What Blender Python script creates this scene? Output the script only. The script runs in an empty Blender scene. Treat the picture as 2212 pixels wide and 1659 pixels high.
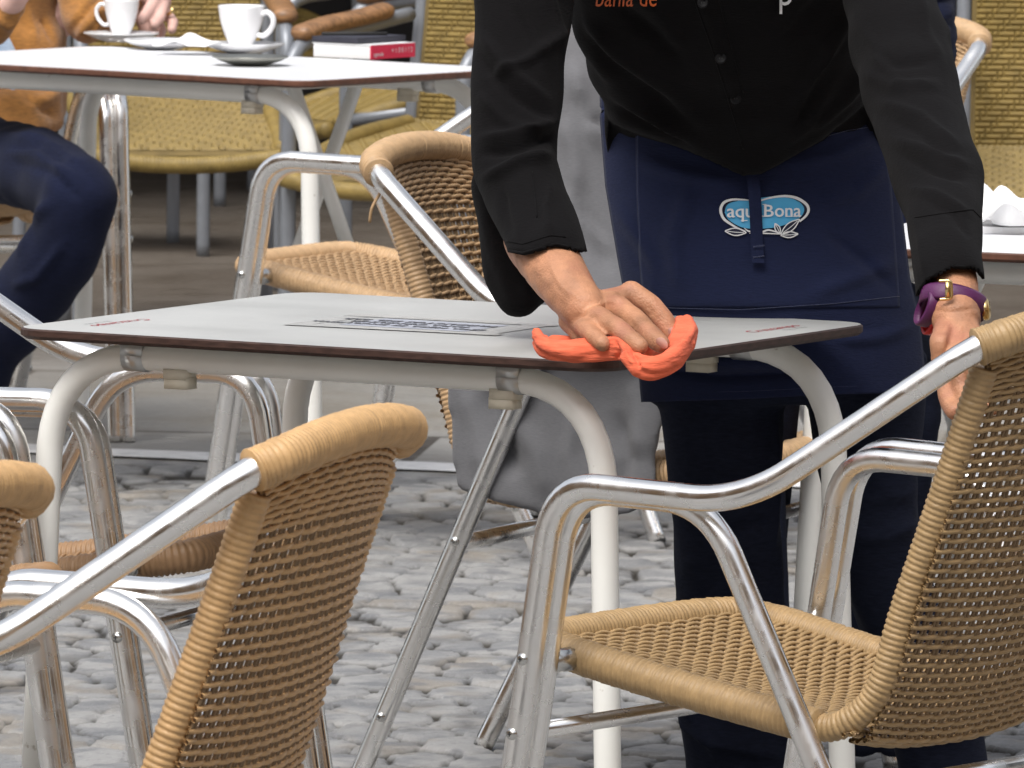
import bpy, bmesh, math, random
import numpy as np
from mathutils import Vector, Matrix
random.seed(4); rng = np.random.default_rng(7)
S = bpy.context.scene
C = S.collection
# ------------------------------------------------------------------ camera
H, PITCH, ROLL, FPX = 1.6612, 0.0884, 0.0104, 20471.5      # measured on a 2212 px wide copy of the photograph
cam = bpy.data.cameras.new("camera")
cam.sensor_width = 36.0; cam.lens = FPX / 2212 * 36
cam.clip_start = 0.5; cam.clip_end = 400
cam.dof.use_dof = True; cam.dof.focus_distance = 10.75; cam.dof.aperture_fstop = 44
co = bpy.data.objects.new("camera", cam); C.objects.link(co)
co.matrix_world = Matrix.Translation((0, 0, H)) @ Matrix.Rotation(math.pi/2 - PITCH, 4, 'X') @ Matrix.Rotation(ROLL, 4, 'Z')
S.camera = co
# ------------------------------------------------------------------ sky, sun, exposure
w = bpy.data.worlds.new("World"); S.world = w; w.use_nodes = True
nt = w.node_tree; nt.nodes.clear()
sky = nt.nodes.new('ShaderNodeTexSky'); sky.sky_type = 'NISHITA'; sky.sun_disc = False
SUN_EL, SUN_AZ = math.radians(58), math.radians(215)
sky.sun_elevation = SUN_EL; sky.sun_rotation = SUN_AZ; sky.air_density = 1.0; sky.dust_density = 4.0
hs = nt.nodes.new('ShaderNodeHueSaturation'); hs.inputs['Saturation'].default_value = 0.32
bg = nt.nodes.new('ShaderNodeBackground'); bg.inputs['Strength'].default_value = 0.15
wo = nt.nodes.new('ShaderNodeOutputWorld')
nt.links.new(sky.outputs[0], hs.inputs['Color']); nt.links.new(hs.outputs[0], bg.inputs['Color']); nt.links.new(bg.outputs[0], wo.inputs[0])
sl = bpy.data.lights.new("sun", 'SUN'); sl.energy = 1.25; sl.angle = math.radians(28); sl.color = (1, .97, .92)
so = bpy.data.objects.new("sun", sl); C.objects.link(so)
# direction to the sun: above and behind the camera, a little to the left
sd = Vector((-math.sin(math.radians(20)) * math.cos(SUN_EL), -math.cos(math.radians(20)) * math.cos(SUN_EL), math.sin(SUN_EL)))
so.rotation_euler = sd.to_track_quat('Z', 'Y').to_euler(); so.location = (0, 0, 12)
S.view_settings.view_transform = 'Standard'; S.view_settings.look = 'None'
S.view_settings.exposure = 0.62; S.view_settings.gamma = 1
S.cycles.max_bounces = 6; S.cycles.use_denoising = True

# ------------------------------------------------------------------ placement helpers (pixel of the 2212 px picture -> world)
_c, _s = math.cos(PITCH), math.sin(PITCH); _cr, _sr = math.cos(ROLL), math.sin(ROLL)
def ray(px, py):
    u0, v0 = px - 1106., py - 829.5
    u = u0*_cr + v0*_sr; v = -u0*_sr + v0*_cr
    up = -v/FPX
    return np.array([u/FPX, _c + _s*up, -_s + _c*up])
def at(px, py, Y):
    r = ray(px, py); r = r*(Y/r[1]); return np.array([r[0], r[1], r[2] + H])
def onz(px, py, z):
    r = ray(px, py); r = r*((z-H)/r[2]); return np.array([r[0], r[1], z])
def topx(P):
    P = np.asarray(P, float); x = P[..., 0]; y = P[..., 1]; z = P[..., 2] - H
    d = y*_c - z*_s; up = y*_s + z*_c
    u = FPX*x/d; v = -FPX*up/d
    return 1106 + u*_cr - v*_sr, 829.5 + u*_sr + v*_cr
def V(*a): return np.array(a, float)

# ------------------------------------------------------------------ materials
MATS = {}
def newmat(name):
    m = bpy.data.materials.new(name); m.use_nodes = True
    return m, m.node_tree, m.node_tree.nodes['Principled BSDF']
def mat(name, col, rough=.6, metal=0., var=.12, scale=30., bump=0., bscale=200., objcol=False, spec=.5, sheen=0., stretch=(1, 1, 1), dark=None, dscale=6., dthr=(.55, .75), coat=0.):
    if name in MATS: return MATS[name]
    m, t, b = newmat(name); n = t.nodes; l = t.links
    tc = n.new('ShaderNodeTexCoord'); mp = n.new('ShaderNodeMapping'); mp.inputs['Scale'].default_value = stretch
    l.new(tc.outputs['Object'], mp.inputs[0])
    no = n.new('ShaderNodeTexNoise'); no.inputs['Scale'].default_value = scale; no.inputs['Detail'].default_value = 4
    l.new(mp.outputs[0], no.inputs['Vector'])
    mr = n.new('ShaderNodeMapRange'); mr.inputs[1].default_value = .3; mr.inputs[2].default_value = .7
    mr.inputs[3].default_value = 1-var; mr.inputs[4].default_value = 1+var; l.new(no.outputs[0], mr.inputs[0])
    mx = n.new('ShaderNodeVectorMath'); mx.operation = 'SCALE'
    if objcol:
        oi = n.new('ShaderNodeObjectInfo'); l.new(oi.outputs['Color'], mx.inputs[0])
    else: mx.inputs[0].default_value = col
    l.new(mr.outputs[0], mx.inputs['Scale']); src = mx.outputs[0]
    if dark:
        n2 = n.new('ShaderNodeTexNoise'); n2.inputs['Scale'].default_value = dscale; n2.inputs['Detail'].default_value = 6
        l.new(tc.outputs['Object'], n2.inputs['Vector'])
        r2 = n.new('ShaderNodeMapRange'); r2.inputs[1].default_value = dthr[0]; r2.inputs[2].default_value = dthr[1]; l.new(n2.outputs[0], r2.inputs[0])
        mi = n.new('ShaderNodeMix'); mi.data_type = 'RGBA'; l.new(r2.outputs[0], mi.inputs[0]); l.new(src, mi.inputs[6]); mi.inputs[7].default_value = (*dark, 1); src = mi.outputs[2]
    l.new(src, b.inputs['Base Color'])
    b.inputs['Roughness'].default_value = rough; b.inputs['Metallic'].default_value = metal; b.inputs['Specular IOR Level'].default_value = spec
    if sheen: b.inputs['Sheen Weight'].default_value = sheen; b.inputs['Sheen Roughness'].default_value = .5
    if coat: b.inputs['Coat Weight'].default_value = coat; b.inputs['Coat Roughness'].default_value = .08
    if bump:
        nb = n.new('ShaderNodeTexNoise'); nb.inputs['Scale'].default_value = bscale; nb.inputs['Detail'].default_value = 3
        l.new(mp.outputs[0], nb.inputs['Vector'])
        bp = n.new('ShaderNodeBump'); bp.inputs['Strength'].default_value = bump; bp.inputs['Distance'].default_value = .002
        l.new(nb.outputs[0], bp.inputs['Height']); l.new(bp.outputs[0], b.inputs['Normal'])
    MATS[name] = m; return m
def fabric(name, col, rough=.9, thread=700., bump=.5, var=.1, sheen=.3, spec=.2):
    """woven cloth: two crossed wave bumps plus a soft blotch"""
    if name in MATS: return MATS[name]
    m, t, b = newmat(name); n = t.nodes; l = t.links
    tc = n.new('ShaderNodeTexCoord')
    no = n.new('ShaderNodeTexNoise'); no.inputs['Scale'].default_value = 7; no.inputs['Detail'].default_value = 3; no.inputs['Roughness'].default_value = .5
    l.new(tc.outputs['Object'], no.inputs['Vector'])
    n3 = n.new('ShaderNodeTexNoise'); n3.inputs['Scale'].default_value = thread*.6; n3.inputs['Detail'].default_value = 2
    mp = n.new('ShaderNodeMapping'); mp.inputs['Scale'].default_value = (.25, .25, 1.); l.new(tc.outputs['Object'], mp.inputs[0]); l.new(mp.outputs[0], n3.inputs['Vector'])
    ad = n.new('ShaderNodeMath'); ad.operation = 'MULTIPLY_ADD'; l.new(n3.outputs[0], ad.inputs[0]); ad.inputs[1].default_value = .9; l.new(no.outputs[0], ad.inputs[2])
    mr = n.new('ShaderNodeMapRange'); mr.inputs[1].default_value = .6; mr.inputs[2].default_value = 1.3; mr.inputs[3].default_value = 1-var*1.6; mr.inputs[4].default_value = 1+var*1.6
    l.new(ad.outputs[0], mr.inputs[0])
    mx = n.new('ShaderNodeVectorMath'); mx.operation = 'SCALE'; mx.inputs[0].default_value = col; l.new(mr.outputs[0], mx.inputs['Scale']); l.new(mx.outputs[0], b.inputs['Base Color'])
    b.inputs['Roughness'].default_value = rough; b.inputs['Specular IOR Level'].default_value = spec
    b.inputs['Sheen Weight'].default_value = sheen; b.inputs['Sheen Roughness'].default_value = .6
    bp = n.new('ShaderNodeBump'); bp.inputs['Strength'].default_value = bump; bp.inputs['Distance'].default_value = .0015
    l.new(n3.outputs[0], bp.inputs['Height']); l.new(bp.outputs[0], b.inputs['Normal'])
    MATS[name] = m; return m

def rough_var(m, sc, lo, hi, stretch=(1, 1, 1)):
    t = m.node_tree; n = t.nodes; l = t.links; b = n['Principled BSDF']; tc = n.new('ShaderNodeTexCoord'); mp = n.new('ShaderNodeMapping'); mp.inputs['Scale'].default_value = stretch; no = n.new('ShaderNodeTexNoise'); no.inputs['Scale'].default_value = sc; no.inputs['Detail'].default_value = 5
    r = n.new('ShaderNodeMapRange'); r.inputs[1].default_value = .35; r.inputs[2].default_value = .65; r.inputs[3].default_value = lo; r.inputs[4].default_value = hi
    l.new(tc.outputs['Object'], mp.inputs[0]); l.new(mp.outputs[0], no.inputs['Vector']); l.new(no.outputs[0], r.inputs[0]); l.new(r.outputs[0], b.inputs['Roughness']); return m
ALU = mat('aluminium', (.90, .89, .87), rough=.15, metal=1, var=.05, scale=12, bump=.03, bscale=40, stretch=(1, 1, .3))
ALUD = mat('aluminium_dull', (.36, .37, .39), rough=.42, metal=.6, var=.08, scale=12)
STEEL = mat('steel', (.6, .6, .58), rough=.25, metal=1)
WICK = mat('wicker', (.4, .25, .1), rough=.45, var=.13, scale=70, bump=.2, bscale=400, objcol=True, spec=.45)
WICKD = mat('wicker_warp', (.22, .145, .075), rough=.6, var=.15)
WHITEP = mat('white_paint', (.84, .84, .80), rough=.33, var=.04, scale=10, dark=(.42, .38, .31), dscale=38, dthr=(.70, .76), spec=.5)
CREAM = mat('cream_plastic', (.62, .57, .46), rough=.5, var=.06)
TOPG = mat('laminate_grey', (.50, .505, .49), rough=.34, var=.035, scale=5, bump=.05, bscale=300, stretch=(1, 3, 1))
rough_var(TOPG, 5, .30, .40, (1, 1.3, 1)); rough_var(ALU, 30, .17, .36)
TOPW = mat('laminate_white', (.80, .81, .83), rough=.35, var=.02, scale=5)
EDGE = mat('laminate_core', (.052, .028, .022), rough=.5, var=.35, scale=60, stretch=(1, 1, 4), spec=.3)
EDGE2 = mat('laminate_core_red', (.12, .05, .03), rough=.5, var=.3, scale=60)
BLACKR = mat('black_rubber', (.02, .02, .02), rough=.7)
SKIN = mat('skin', (.44, .215, .12), rough=.5, var=.26, scale=34, bump=.55, bscale=420, spec=.35, dark=(.40, .165, .11), dscale=22, dthr=(.5, .75))
SKINP = mat('skin_pale', (.66, .42, .36), rough=.5, var=.1, scale=28, spec=.35)
BLACKC = fabric('black_cotton', (.0048, .0044, .0049), thread=900, sheen=.015, var=.1, spec=.08)
NAVYC = fabric('navy_twill', (.0125, .0175, .050), thread=800, sheen=.05, var=.10, spec=.12)
JEANS = fabric('dark_denim', (.013, .016, .030), thread=600, sheen=.0, var=.2, spec=.1)
GREYC = fabric('grey_wool', (.140, .141, .150), thread=1100, sheen=.1, var=.07, bump=.25)
TANC = fabric('tan_suede', (.33, .145, .032), thread=500, sheen=.3, var=.25)
BLUEC = fabric('blue_cotton', (.0075, .0105, .030), thread=500, sheen=.03, var=.15, spec=.12)
LBLUE = fabric('pale_blue_cotton', (.45, .58, .75), thread=500)
ORANGE = fabric('orange_microfibre', (.80, .165, .085), thread=330, bump=1.6, var=.16, sheen=.05, spec=.08)
CHINA = mat('white_china', (.86, .86, .87), rough=.12, var=.01, coat=.5)
PAPER = mat('paper', (.86, .86, .86), rough=.8, var=.02)
WOOD = mat('worn_wood', (.26, .135, .06), rough=.45, var=.45, scale=22, stretch=(1, 5, 5))
CANE = mat('pale_rattan', (.25, .175, .05), rough=.55, var=.2, scale=40)
CANED = mat('rattan_gap', (.165, .115, .036), rough=.7, var=.2)
GREYT = mat('grey_lacquer', (.23, .245, .27), rough=.4, metal=.3, var=.05)
LIGHTB = mat('print_blue', (.08, .42, .72), rough=.55, var=.05)
PWHITE = mat('print_white', (.78, .79, .80), rough=.6, var=.04)
PNAVY = mat('print_navy', (.008, .01, .035), rough=.7, var=.05)
PRED = mat('print_red', (.42, .05, .06), rough=.5, var=.3, scale=300)
PGREY = mat('print_grey', (.25, .25, .24), rough=.5, var=.2)
PBLACK = mat('print_black', (.11, .11, .13), rough=.5, var=.3)
PORANGE = mat('thread_orange', (.55, .10, .015), rough=.7, var=.2, scale=300)
BOOKR = mat('book_red', (.72, .02, .07), rough=.4, var=.05)
GOLD = mat('gold', (.75, .55, .25), rough=.25, metal=1)
PURPLE = mat('purple_leather', (.085, .012, .075), rough=.42, var=.15, bump=.3, bscale=900)
REDL = mat('red_leather', (.55, .012, .015), rough=.35, var=.1)
TAPE = mat('clear_tape', (.475, .48, .47), rough=.32, var=.1, scale=60)
SHEETP = mat('taped_paper', (.40, .42, .48), rough=.45, var=.12, scale=40)
AWN = mat('awning_canvas', (.09, .06, .045), rough=.9)
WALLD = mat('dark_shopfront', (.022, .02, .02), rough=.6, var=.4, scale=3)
FAC = mat('ochre_plaster', (.36, .22, .11), rough=.9, var=.12, scale=2, dark=(.2, .13, .08), dscale=1)
GLASSD = mat('dark_window', (.02, .022, .026), rough=.1)

# ------------------------------------------------------------------ mesh helpers
class MB:
    def __init__(s): s.v = []; s.f = []; s.m = []; s.n = 0
    def add(s, v, f, mi=0):
        v = np.asarray(v, float).reshape(-1, 3); s.v.append(v)
        for q in f: s.f.append([i + s.n for i in q]); s.m.append(mi)
        s.n += len(v); return s
    def mesh(s, name='mesh'):
        me = bpy.data.meshes.new(name); me.from_pydata(np.vstack(s.v).tolist(), [], s.f)
        me.polygons.foreach_set('material_index', s.m); me.update(); return me
    def build(s, name, mats, parent=None, smooth=True, col=None):
        return link(name, s.mesh(name), mats, parent, smooth, col)
def link(name, me, mats, parent=None, smooth=True, col=None):
    for m in (mats if isinstance(mats, (list, tuple)) else [mats]): me.materials.append(m)
    if smooth: me.polygons.foreach_set('use_smooth', [True]*len(me.polygons))
    o = bpy.data.objects.new(name, me); C.objects.link(o)
    if parent: o.parent = parent
    if col: o.color = (*col, 1)
    return o
def tag(o, label=None, cat=None, group=None, kind=None):
    if label: o['label'] = label
    if cat: o['category'] = cat
    if group: o['group'] = group
    if kind: o['kind'] = kind
    return o
def empty(name, loc=(0, 0, 0), rz=0, label=None, cat=None, group=None):
    o = bpy.data.objects.new(name, None); C.objects.link(o); o.location = loc; o.rotation_euler = (0, 0, rz); o.empty_display_size = .05
    return tag(o, label, cat, group)
def copy_tree(o, parent=None, col=None):
    c = o.copy(); C.objects.link(c); c.parent = parent
    if col and o.type == 'MESH': c.color = (*col, 1)
    for ch in list(o.children): copy_tree(ch, c, col)
    return c
def roundpath(P, R, n=7):
    """polyline with its inner corners rounded by arcs of radius R[i]"""
    P = [np.array(p, float) for p in P]; out = [P[0]]
    for i in range(1, len(P)-1):
        r = R[i] if isinstance(R, (list, tuple)) else R
        a = P[i-1]-P[i]; b = P[i+1]-P[i]; la = np.linalg.norm(a); lb = np.linalg.norm(b); a /= la; b /= lb
        ang = math.acos(max(-1, min(1, a@b))); t = min(r/max(math.tan(ang/2), 1e-6), la*.48, lb*.48)
        p0 = P[i]+a*t; p2 = P[i]+b*t
        for k in range(n+1):
            q = k/n; out.append((1-q)**2*p0 + 2*q*(1-q)*(P[i]*.86+(p0+p2)*.07) + q*q*p2)
    out.append(P[-1]); return np.array(out)
def spline(P, n=8):
    P = np.array(P, float); Q = np.vstack([2*P[0]-P[1], P, 2*P[-1]-P[-2]]); out = []
    for i in range(1, len(Q)-2):
        p0, p1, p2, p3 = Q[i-1:i+3]
        for k in range(n):
            t = k/n; out.append(.5*((2*p1)+(-p0+p2)*t+(2*p0-5*p1+4*p2-p3)*t*t+(-p0+3*p1-3*p2+p3)*t**3))
    out.append(Q[-2]); return np.array(out)
def resample(P, step):
    d = np.r_[0, np.cumsum(np.linalg.norm(np.diff(P, axis=0), axis=1))]
    n = max(2, int(round(d[-1]/step))+1); s = np.linspace(0, d[-1], n)
    return np.stack([np.interp(s, d, P[:, k]) for k in range(P.shape[1])], 1), s
def frames(P):
    T = np.gradient(P, axis=0); T /= np.linalg.norm(T, axis=1)[:, None]
    ref = np.array([0, 0, 1.]) if abs(T[0][2]) < .9 else np.array([0, 1., 0])
    N = np.zeros_like(P); nrm = np.cross(np.cross(T[0], ref), T[0]); nrm /= np.linalg.norm(nrm)
    for i in range(len(P)):
        nrm = nrm - T[i]*(nrm@T[i]); nrm /= np.linalg.norm(nrm); N[i] = nrm
    return T, N, np.cross(T, N)
def tube(mb, P, r, seg=12, cap=True, mi=0, flat=(1, 1)):
    P = np.array(P, float); n = len(P); T, N, B = frames(P); r = np.broadcast_to(np.asarray(r, float), (n,))
    a = np.linspace(0, 2*np.pi, seg, endpoint=False)
    ring = (np.cos(a)[None, :, None]*N[:, None, :]*flat[0] + np.sin(a)[None, :, None]*B[:, None, :]*flat[1])*r[:, None, None] + P[:, None, :]
    f = []
    for i in range(n-1):
        for j in range(seg):
            k = (j+1) % seg; f.append([i*seg+j, i*seg+k, (i+1)*seg+k, (i+1)*seg+j][::-1])
    if cap: f.append(list(range(seg))); f.append([(n-1)*seg+j for j in range(seg)][::-1])
    mb.add(ring.reshape(-1, 3), f, mi); return mb
def box(mb, c, s, R=None, mi=0):
    v = np.array([[x, y, z] for x in (-.5, .5) for y in (-.5, .5) for z in (-.5, .5)])*np.array(s)
    if R is not None: v = v @ np.array(R).T
    mb.add(v+np.array(c), [[0, 1, 3, 2], [4, 6, 7, 5], [0, 4, 5, 1], [2, 3, 7, 6], [0, 2, 6, 4], [1, 5, 7, 3]], mi); return mb
def lathe(mb, prof, c=(0, 0, 0), seg=32, mi=0, axis=None):
    a = np.linspace(0, 2*np.pi, seg, endpoint=False); pr = np.array(prof, float)
    v = np.stack([pr[:, 0, None]*np.cos(a), pr[:, 0, None]*np.sin(a), np.repeat(pr[:, 1, None], seg, 1)], 2).reshape(-1, 3)
    if axis is not None:
        q = Vector((0, 0, 1)).rotation_difference(Vector(axis)).to_matrix(); v = v @ np.array(q).T
    f = [[i*seg+j, i*seg+(j+1) % seg, (i+1)*seg+(j+1) % seg, (i+1)*seg+j] for i in range(len(pr)-1) for j in range(seg)]
    mb.add(v+np.array(c), f, mi); return mb
def capsule(mb, p0, r0, p1, r1, seg=14):
    p0 = np.array(p0, float); p1 = np.array(p1, float); d = p1-p0; L = np.linalg.norm(d)+1e-9; d = d/L
    P = []; R = []
    for k in range(5): a = math.pi/2*(k/5); P.append(p0 - d*r0*math.cos(a)); R.append(max(r0*math.sin(a), 1e-5))
    P.append(p0); R.append(r0); P.append(p1); R.append(r1)
    for k in range(4, -1, -1): a = math.pi/2*(k/5); P.append(p1 + d*r1*math.cos(a)); R.append(max(r1*math.sin(a), 1e-5))
    tube(mb, np.array(P), R, seg); return mb
def chain(mb, pts, seg=14):
    for (p, r), (q, s) in zip(pts[:-1], pts[1:]): capsule(mb, p, r, q, s, seg)
    return mb
def loft(mb, rings, mi=0):
    """rings: (centre, ax, ay) ellipses; closed with caps"""
    seg = 28; a = np.linspace(0, 2*np.pi, seg, endpoint=False); v = []
    for c, ax, ay in rings:
        ca = np.sign(np.cos(a))*np.abs(np.cos(a))**.85; sa = np.sign(np.sin(a))*np.abs(np.sin(a))**.85
        v.append(np.array(c)[None] + ca[:, None]*np.array(ax)[None] + sa[:, None]*np.array(ay)[None])
    n = len(rings); f = [[i*seg+j, i*seg+(j+1) % seg, (i+1)*seg+(j+1) % seg, (i+1)*seg+j] for i in range(n-1) for j in range(seg)]
    f.append(list(range(seg))[::-1]); f.append([(n-1)*seg+j for j in range(seg)])
    mb.add(np.vstack(v), f, mi); return mb
def remesh(mb, voxel, smooth=4):
    me = mb.mesh('tmp'); bm = bmesh.new(); bm.from_mesh(me); bmesh.ops.recalc_face_normals(bm, faces=bm.faces); bm.to_mesh(me); bm.free()
    o = bpy.data.objects.new('tmp', me); C.objects.link(o)
    m = o.modifiers.new('r', 'REMESH'); m.mode = 'VOXEL'; m.voxel_size = voxel
    if smooth: s = o.modifiers.new('s', 'SMOOTH'); s.factor = .5; s.iterations = smooth
    dg = bpy.context.evaluated_depsgraph_get(); out = bpy.data.meshes.new_from_object(o.evaluated_get(dg))
    bpy.data.objects.remove(o); return out
def getco(me):
    v = np.empty(len(me.vertices)*3); me.vertices.foreach_get('co', v); n = np.empty(len(me.vertices)*3); me.vertices.foreach_get('normal', n)
    return v.reshape(-1, 3), n.reshape(-1, 3)
def setco(me, v): me.vertices.foreach_set('co', np.asarray(v, float).ravel()); me.update()
def polydist(x, y, pts):
    best = np.full(np.shape(x), 1e9); tt = np.zeros(np.shape(x)); n = len(pts)-1
    for i in range(n):
        (x0, y0), (x1, y1) = pts[i], pts[i+1]; dx, dy = x1-x0, y1-y0; L = dx*dx+dy*dy
        t = np.clip(((x-x0)*dx+(y-y0)*dy)/L, 0, 1); d = np.hypot(x-x0-t*dx, y-y0-t*dy)
        m = d < best; best = np.where(m, d, best); tt = np.where(m, (i+t)/n, tt)
    return best, tt
def folds_at(x, y, folds):
    out = np.zeros(np.shape(x))
    for amp, wd, pts in folds:
        d, t = polydist(x, y, pts); out += amp*np.exp(-(d/wd)**2)*np.clip(np.sin(np.pi*np.clip(t, .02, .98))*1.5, 0, 1)
    return out
def lump(P, s, seed=0):
    """smooth pseudo noise in 3-D, about -1..1"""
    r = np.random.default_rng(seed); out = 0
    for k in range(5):
        d = r.normal(size=3); d /= np.linalg.norm(d); out = out + np.sin(P@d*s*(1+.35*k)*6.28 + r.uniform(0, 6.28) + 1.3*np.sin(P@np.roll(d, 1)*s*4 + k))
    return out/3.2
def fold_mesh(me, folds, noise=.0, ns=6, seed=0, front=True):
    v, n = getco(me); x, y = topx(v); d = folds_at(x, y, folds)
    if front: d = d*np.clip(-n[:, 1]*2, 0, 1)
    v = v + n*(d + noise*lump(v, ns, seed))[:, None]; setco(me, v); return me
def textmesh(txt, size=1., align='CENTER', shear=0, ay='CENTER'):
    cu = bpy.data.curves.new('t', 'FONT'); cu.body = txt; cu.size = size; cu.align_x = align; cu.align_y = ay; cu.resolution_u = 3; cu.shear = shear
    cu.offset = 0.
    o = bpy.data.objects.new('t', cu); C.objects.link(o); dg = bpy.context.evaluated_depsgraph_get()
    me = bpy.data.meshes.new_from_object(o.evaluated_get(dg)); v = np.array([p.co[:] for p in me.vertices]); f = [list(p.vertices) for p in me.polygons]
    bpy.data.objects.remove(o); return v, f
# ------------------------------------------------------------------ the ground: one sheet, setts in front, slabs behind
def ground():
    xs = np.r_[-60, -30, -12, -6, -3, -1.6, np.arange(-1.25, 1.2501, .0085), 1.6, 3, 6, 12, 30, 60]
    ys = np.r_[-30, -10, 0, 6, 9, 10.2, np.arange(10.9, 17.32, .010), 17.6, 18.2, 19, 21, 24, 28, 40, 80, 160]
    X, Y = np.meshgrid(xs, ys); Z = np.zeros_like(X)
    # setts: jittered staggered cells, a little wider than deep
    cw, cd = .092, .150; nx, ny = int(2.8/cw)+2, int(6.6/cd)+2
    cx = np.zeros((ny, nx)); cy = np.zeros((ny, nx)); hh = rng.normal(0, .0016, (ny, nx)); tx = rng.normal(0, .018, (ny, nx)); ty = rng.normal(0, .020, (ny, nx)); ex = rng.uniform(.8, 1.2, (ny, nx))
    for j in range(ny):
        for i in range(nx):
            cx[j, i] = -1.4 + (i + (.5 if j % 2 else 0))*cw + rng.uniform(-.020, .020); cy[j, i] = 10.8 + j*cd + rng.uniform(-.026, .026)
    fine = (np.abs(X) < 1.26) & (Y > 10.8) & (Y < 17.33)
    x = X[fine]; y = Y[fine]
    # warp the lookup so that the stones have uneven sides
    wx = x + .008*np.sin(y*31+1.7*np.sin(x*23)) + .0025*np.sin(x*83+y*67); wy = y + .009*np.sin(x*29+1.3*np.sin(y*17)) + .0025*np.sin(x*71-y*91)
    j0 = np.clip(((wy-10.8)/cd).round().astype(int), 1, ny-2); F1 = np.full(x.shape, 9.); F2 = np.full(x.shape, 9.); z1 = np.zeros(x.shape); 
    for dj in (-1, 0, 1):
        j = j0+dj; i0 = np.clip(((wx+1.4)/cw - .5*(j % 2)).round().astype(int), 1, nx-2)
        for di in (-1, 0, 1):
            i = i0+di; dx = wx-cx[j, i]; dy = wy-cy[j, i]
            d = ((np.abs(dx)/cw*1.0)**2.6 + (np.abs(dy)/cd*1.0)**2.6)**(1/2.6)*ex[j, i]**.25
            top = hh[j, i] + tx[j, i]*dx + ty[j, i]*dy
            m = d < F1; F2 = np.where(m, F1, np.minimum(F2, d)); z1 = np.where(m, top, z1); F1 = np.where(m, d, F1)
    e = np.clip((F2-F1-.045)/.11, 0, 1); prof = 1-(1-e)**2.4
    fade = np.clip((16.86-(y+.36*x))/.12, 0, 1)*np.clip((1.25-np.abs(x))/.05, 0, 1)
    fine_n = .0008*np.sin(x*140+y*37)*np.sin(y*120-x*51)+.0006*np.sin(x*260)*np.sin(y*233)
    Z[fine] = (z1*prof - .0130*(1-prof) + fine_n*prof + .003*np.sin(x*3.1)*np.sin(y*2.3))*fade
    n, m = X.shape; v = np.stack([X, Y, Z], 2).reshape(-1, 3)
    idx = np.arange(n*m).reshape(n, m); f = np.stack([idx[:-1, :-1], idx[:-1, 1:], idx[1:, 1:], idx[1:, :-1]], 2).reshape(-1, 4)
    me = bpy.data.meshes.new('ground'); me.vertices.add(len(v)); me.vertices.foreach_set('co', v.ravel())
    me.loops.add(f.size); me.loops.foreach_set('vertex_index', f.ravel()); me.polygons.add(len(f)); me.polygons.foreach_set('loop_start', np.arange(0, f.size, 4)); me.update(calc_edges=True); me.validate()
    m_, t, b = newmat('paving'); nn = t.nodes; l = t.links
    tc = nn.new('ShaderNodeTexCoord'); sx = nn.new('ShaderNodeSeparateXYZ'); l.new(tc.outputs['Object'], sx.inputs[0])
    def noise(sc, det=4, ro=.6):
        q = nn.new('ShaderNodeTexNoise'); q.inputs['Scale'].default_value = sc; q.inputs['Detail'].default_value = det; q.inputs['Roughness'].default_value = ro; l.new(tc.outputs['Object'], q.inputs['Vector']); return q.outputs[0]
    def mrange(src, a, b_, c_, d_):
        q = nn.new('ShaderNodeMapRange'); q.inputs[1].default_value = a; q.inputs[2].default_value = b_; q.inputs[3].default_value = c_; q.inputs[4].default_value = d_; l.new(src, q.inputs[0]); return q.outputs[0]
    def mix(fac, a, b_):
        q = nn.new('ShaderNodeMix'); q.data_type = 'RGBA'
        if isinstance(fac, float): q.inputs[0].default_value = fac
        else: l.new(fac, q.inputs[0])
        for k, s in ((6, a), (7, b_)):
            if isinstance(s, tuple): q.inputs[k].default_value = (*s, 1)
            else: l.new(s, q.inputs[k])
        return q.outputs[2]
    st = mix(mrange(noise(8, 2), .44, .56, 0, 1), (.21, .212, .214), (.30, .297, .29))      # stone by stone tone
    st = mix(mrange(noise(5.1, 2), .55, .64, 0, .6), st, (.25, .215, .17))
    st = mix(mrange(noise(11.3, 1), .57, .63, 0, .6), st, (.13, .135, .145))
    st = mix(mrange(noise(160, 6, .8), .54, .70, 0, .6), st, (.44, .44, .43))               # pale flecks
    st = mix(mrange(noise(90, 5, .75), .55, .7, 0, .7), st, (.11, .11, .115))
    st = mix(mrange(sx.outputs[2], -.0090, -.0018, 1, 0), st, (.030, .026, .020))          # grit in the joints
    dirt = mix(mrange(noise(2.6, 5), .56, .66, 0, .5), st, (.13, .11, .08))
    # slabs behind the kerb line
    mp = nn.new('ShaderNodeMapping'); mp.inputs['Rotation'].default_value = (0, 0, .10); l.new(tc.outputs['Object'], mp.inputs[0])
    br = nn.new('ShaderNodeTexBrick'); br.inputs['Scale'].default_value = 1; br.inputs['Brick Width'].default_value = 1.9; br.inputs['Row Height'].default_value = 1.25; br.inputs['Mortar Size'].default_value = .014; br.inputs['Mortar Smooth'].default_value = .3
    br.inputs['Color1'].default_value = (.33, .32, .30, 1); br.inputs['Color2'].default_value = (.25, .24, .22, 1); br.inputs['Mortar'].default_value = (.06, .05, .04, 1); l.new(mp.outputs[0], br.inputs[0])
    slab = mix(mrange(noise(1.6, 6), .48, .62, 0, .8), br.outputs[0], (.19, .165, .13))
    slab = mix(mrange(noise(70, 5, .8), .5, .7, 0, .4), slab, (.42, .41, .39))
    far = mix(mrange(noise(1.2, 5), .4, .6, 0, 1), (.085, .068, .052), (.13, .11, .09))  # far slabs browner, with the shade back there put into their colour
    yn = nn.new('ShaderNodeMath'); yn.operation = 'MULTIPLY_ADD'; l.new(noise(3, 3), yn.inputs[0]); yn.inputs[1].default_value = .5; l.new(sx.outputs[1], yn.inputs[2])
    slab = mix(mrange(yn.outputs[0], 18.6, 20.0, 0, 1), slab, far)
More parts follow.
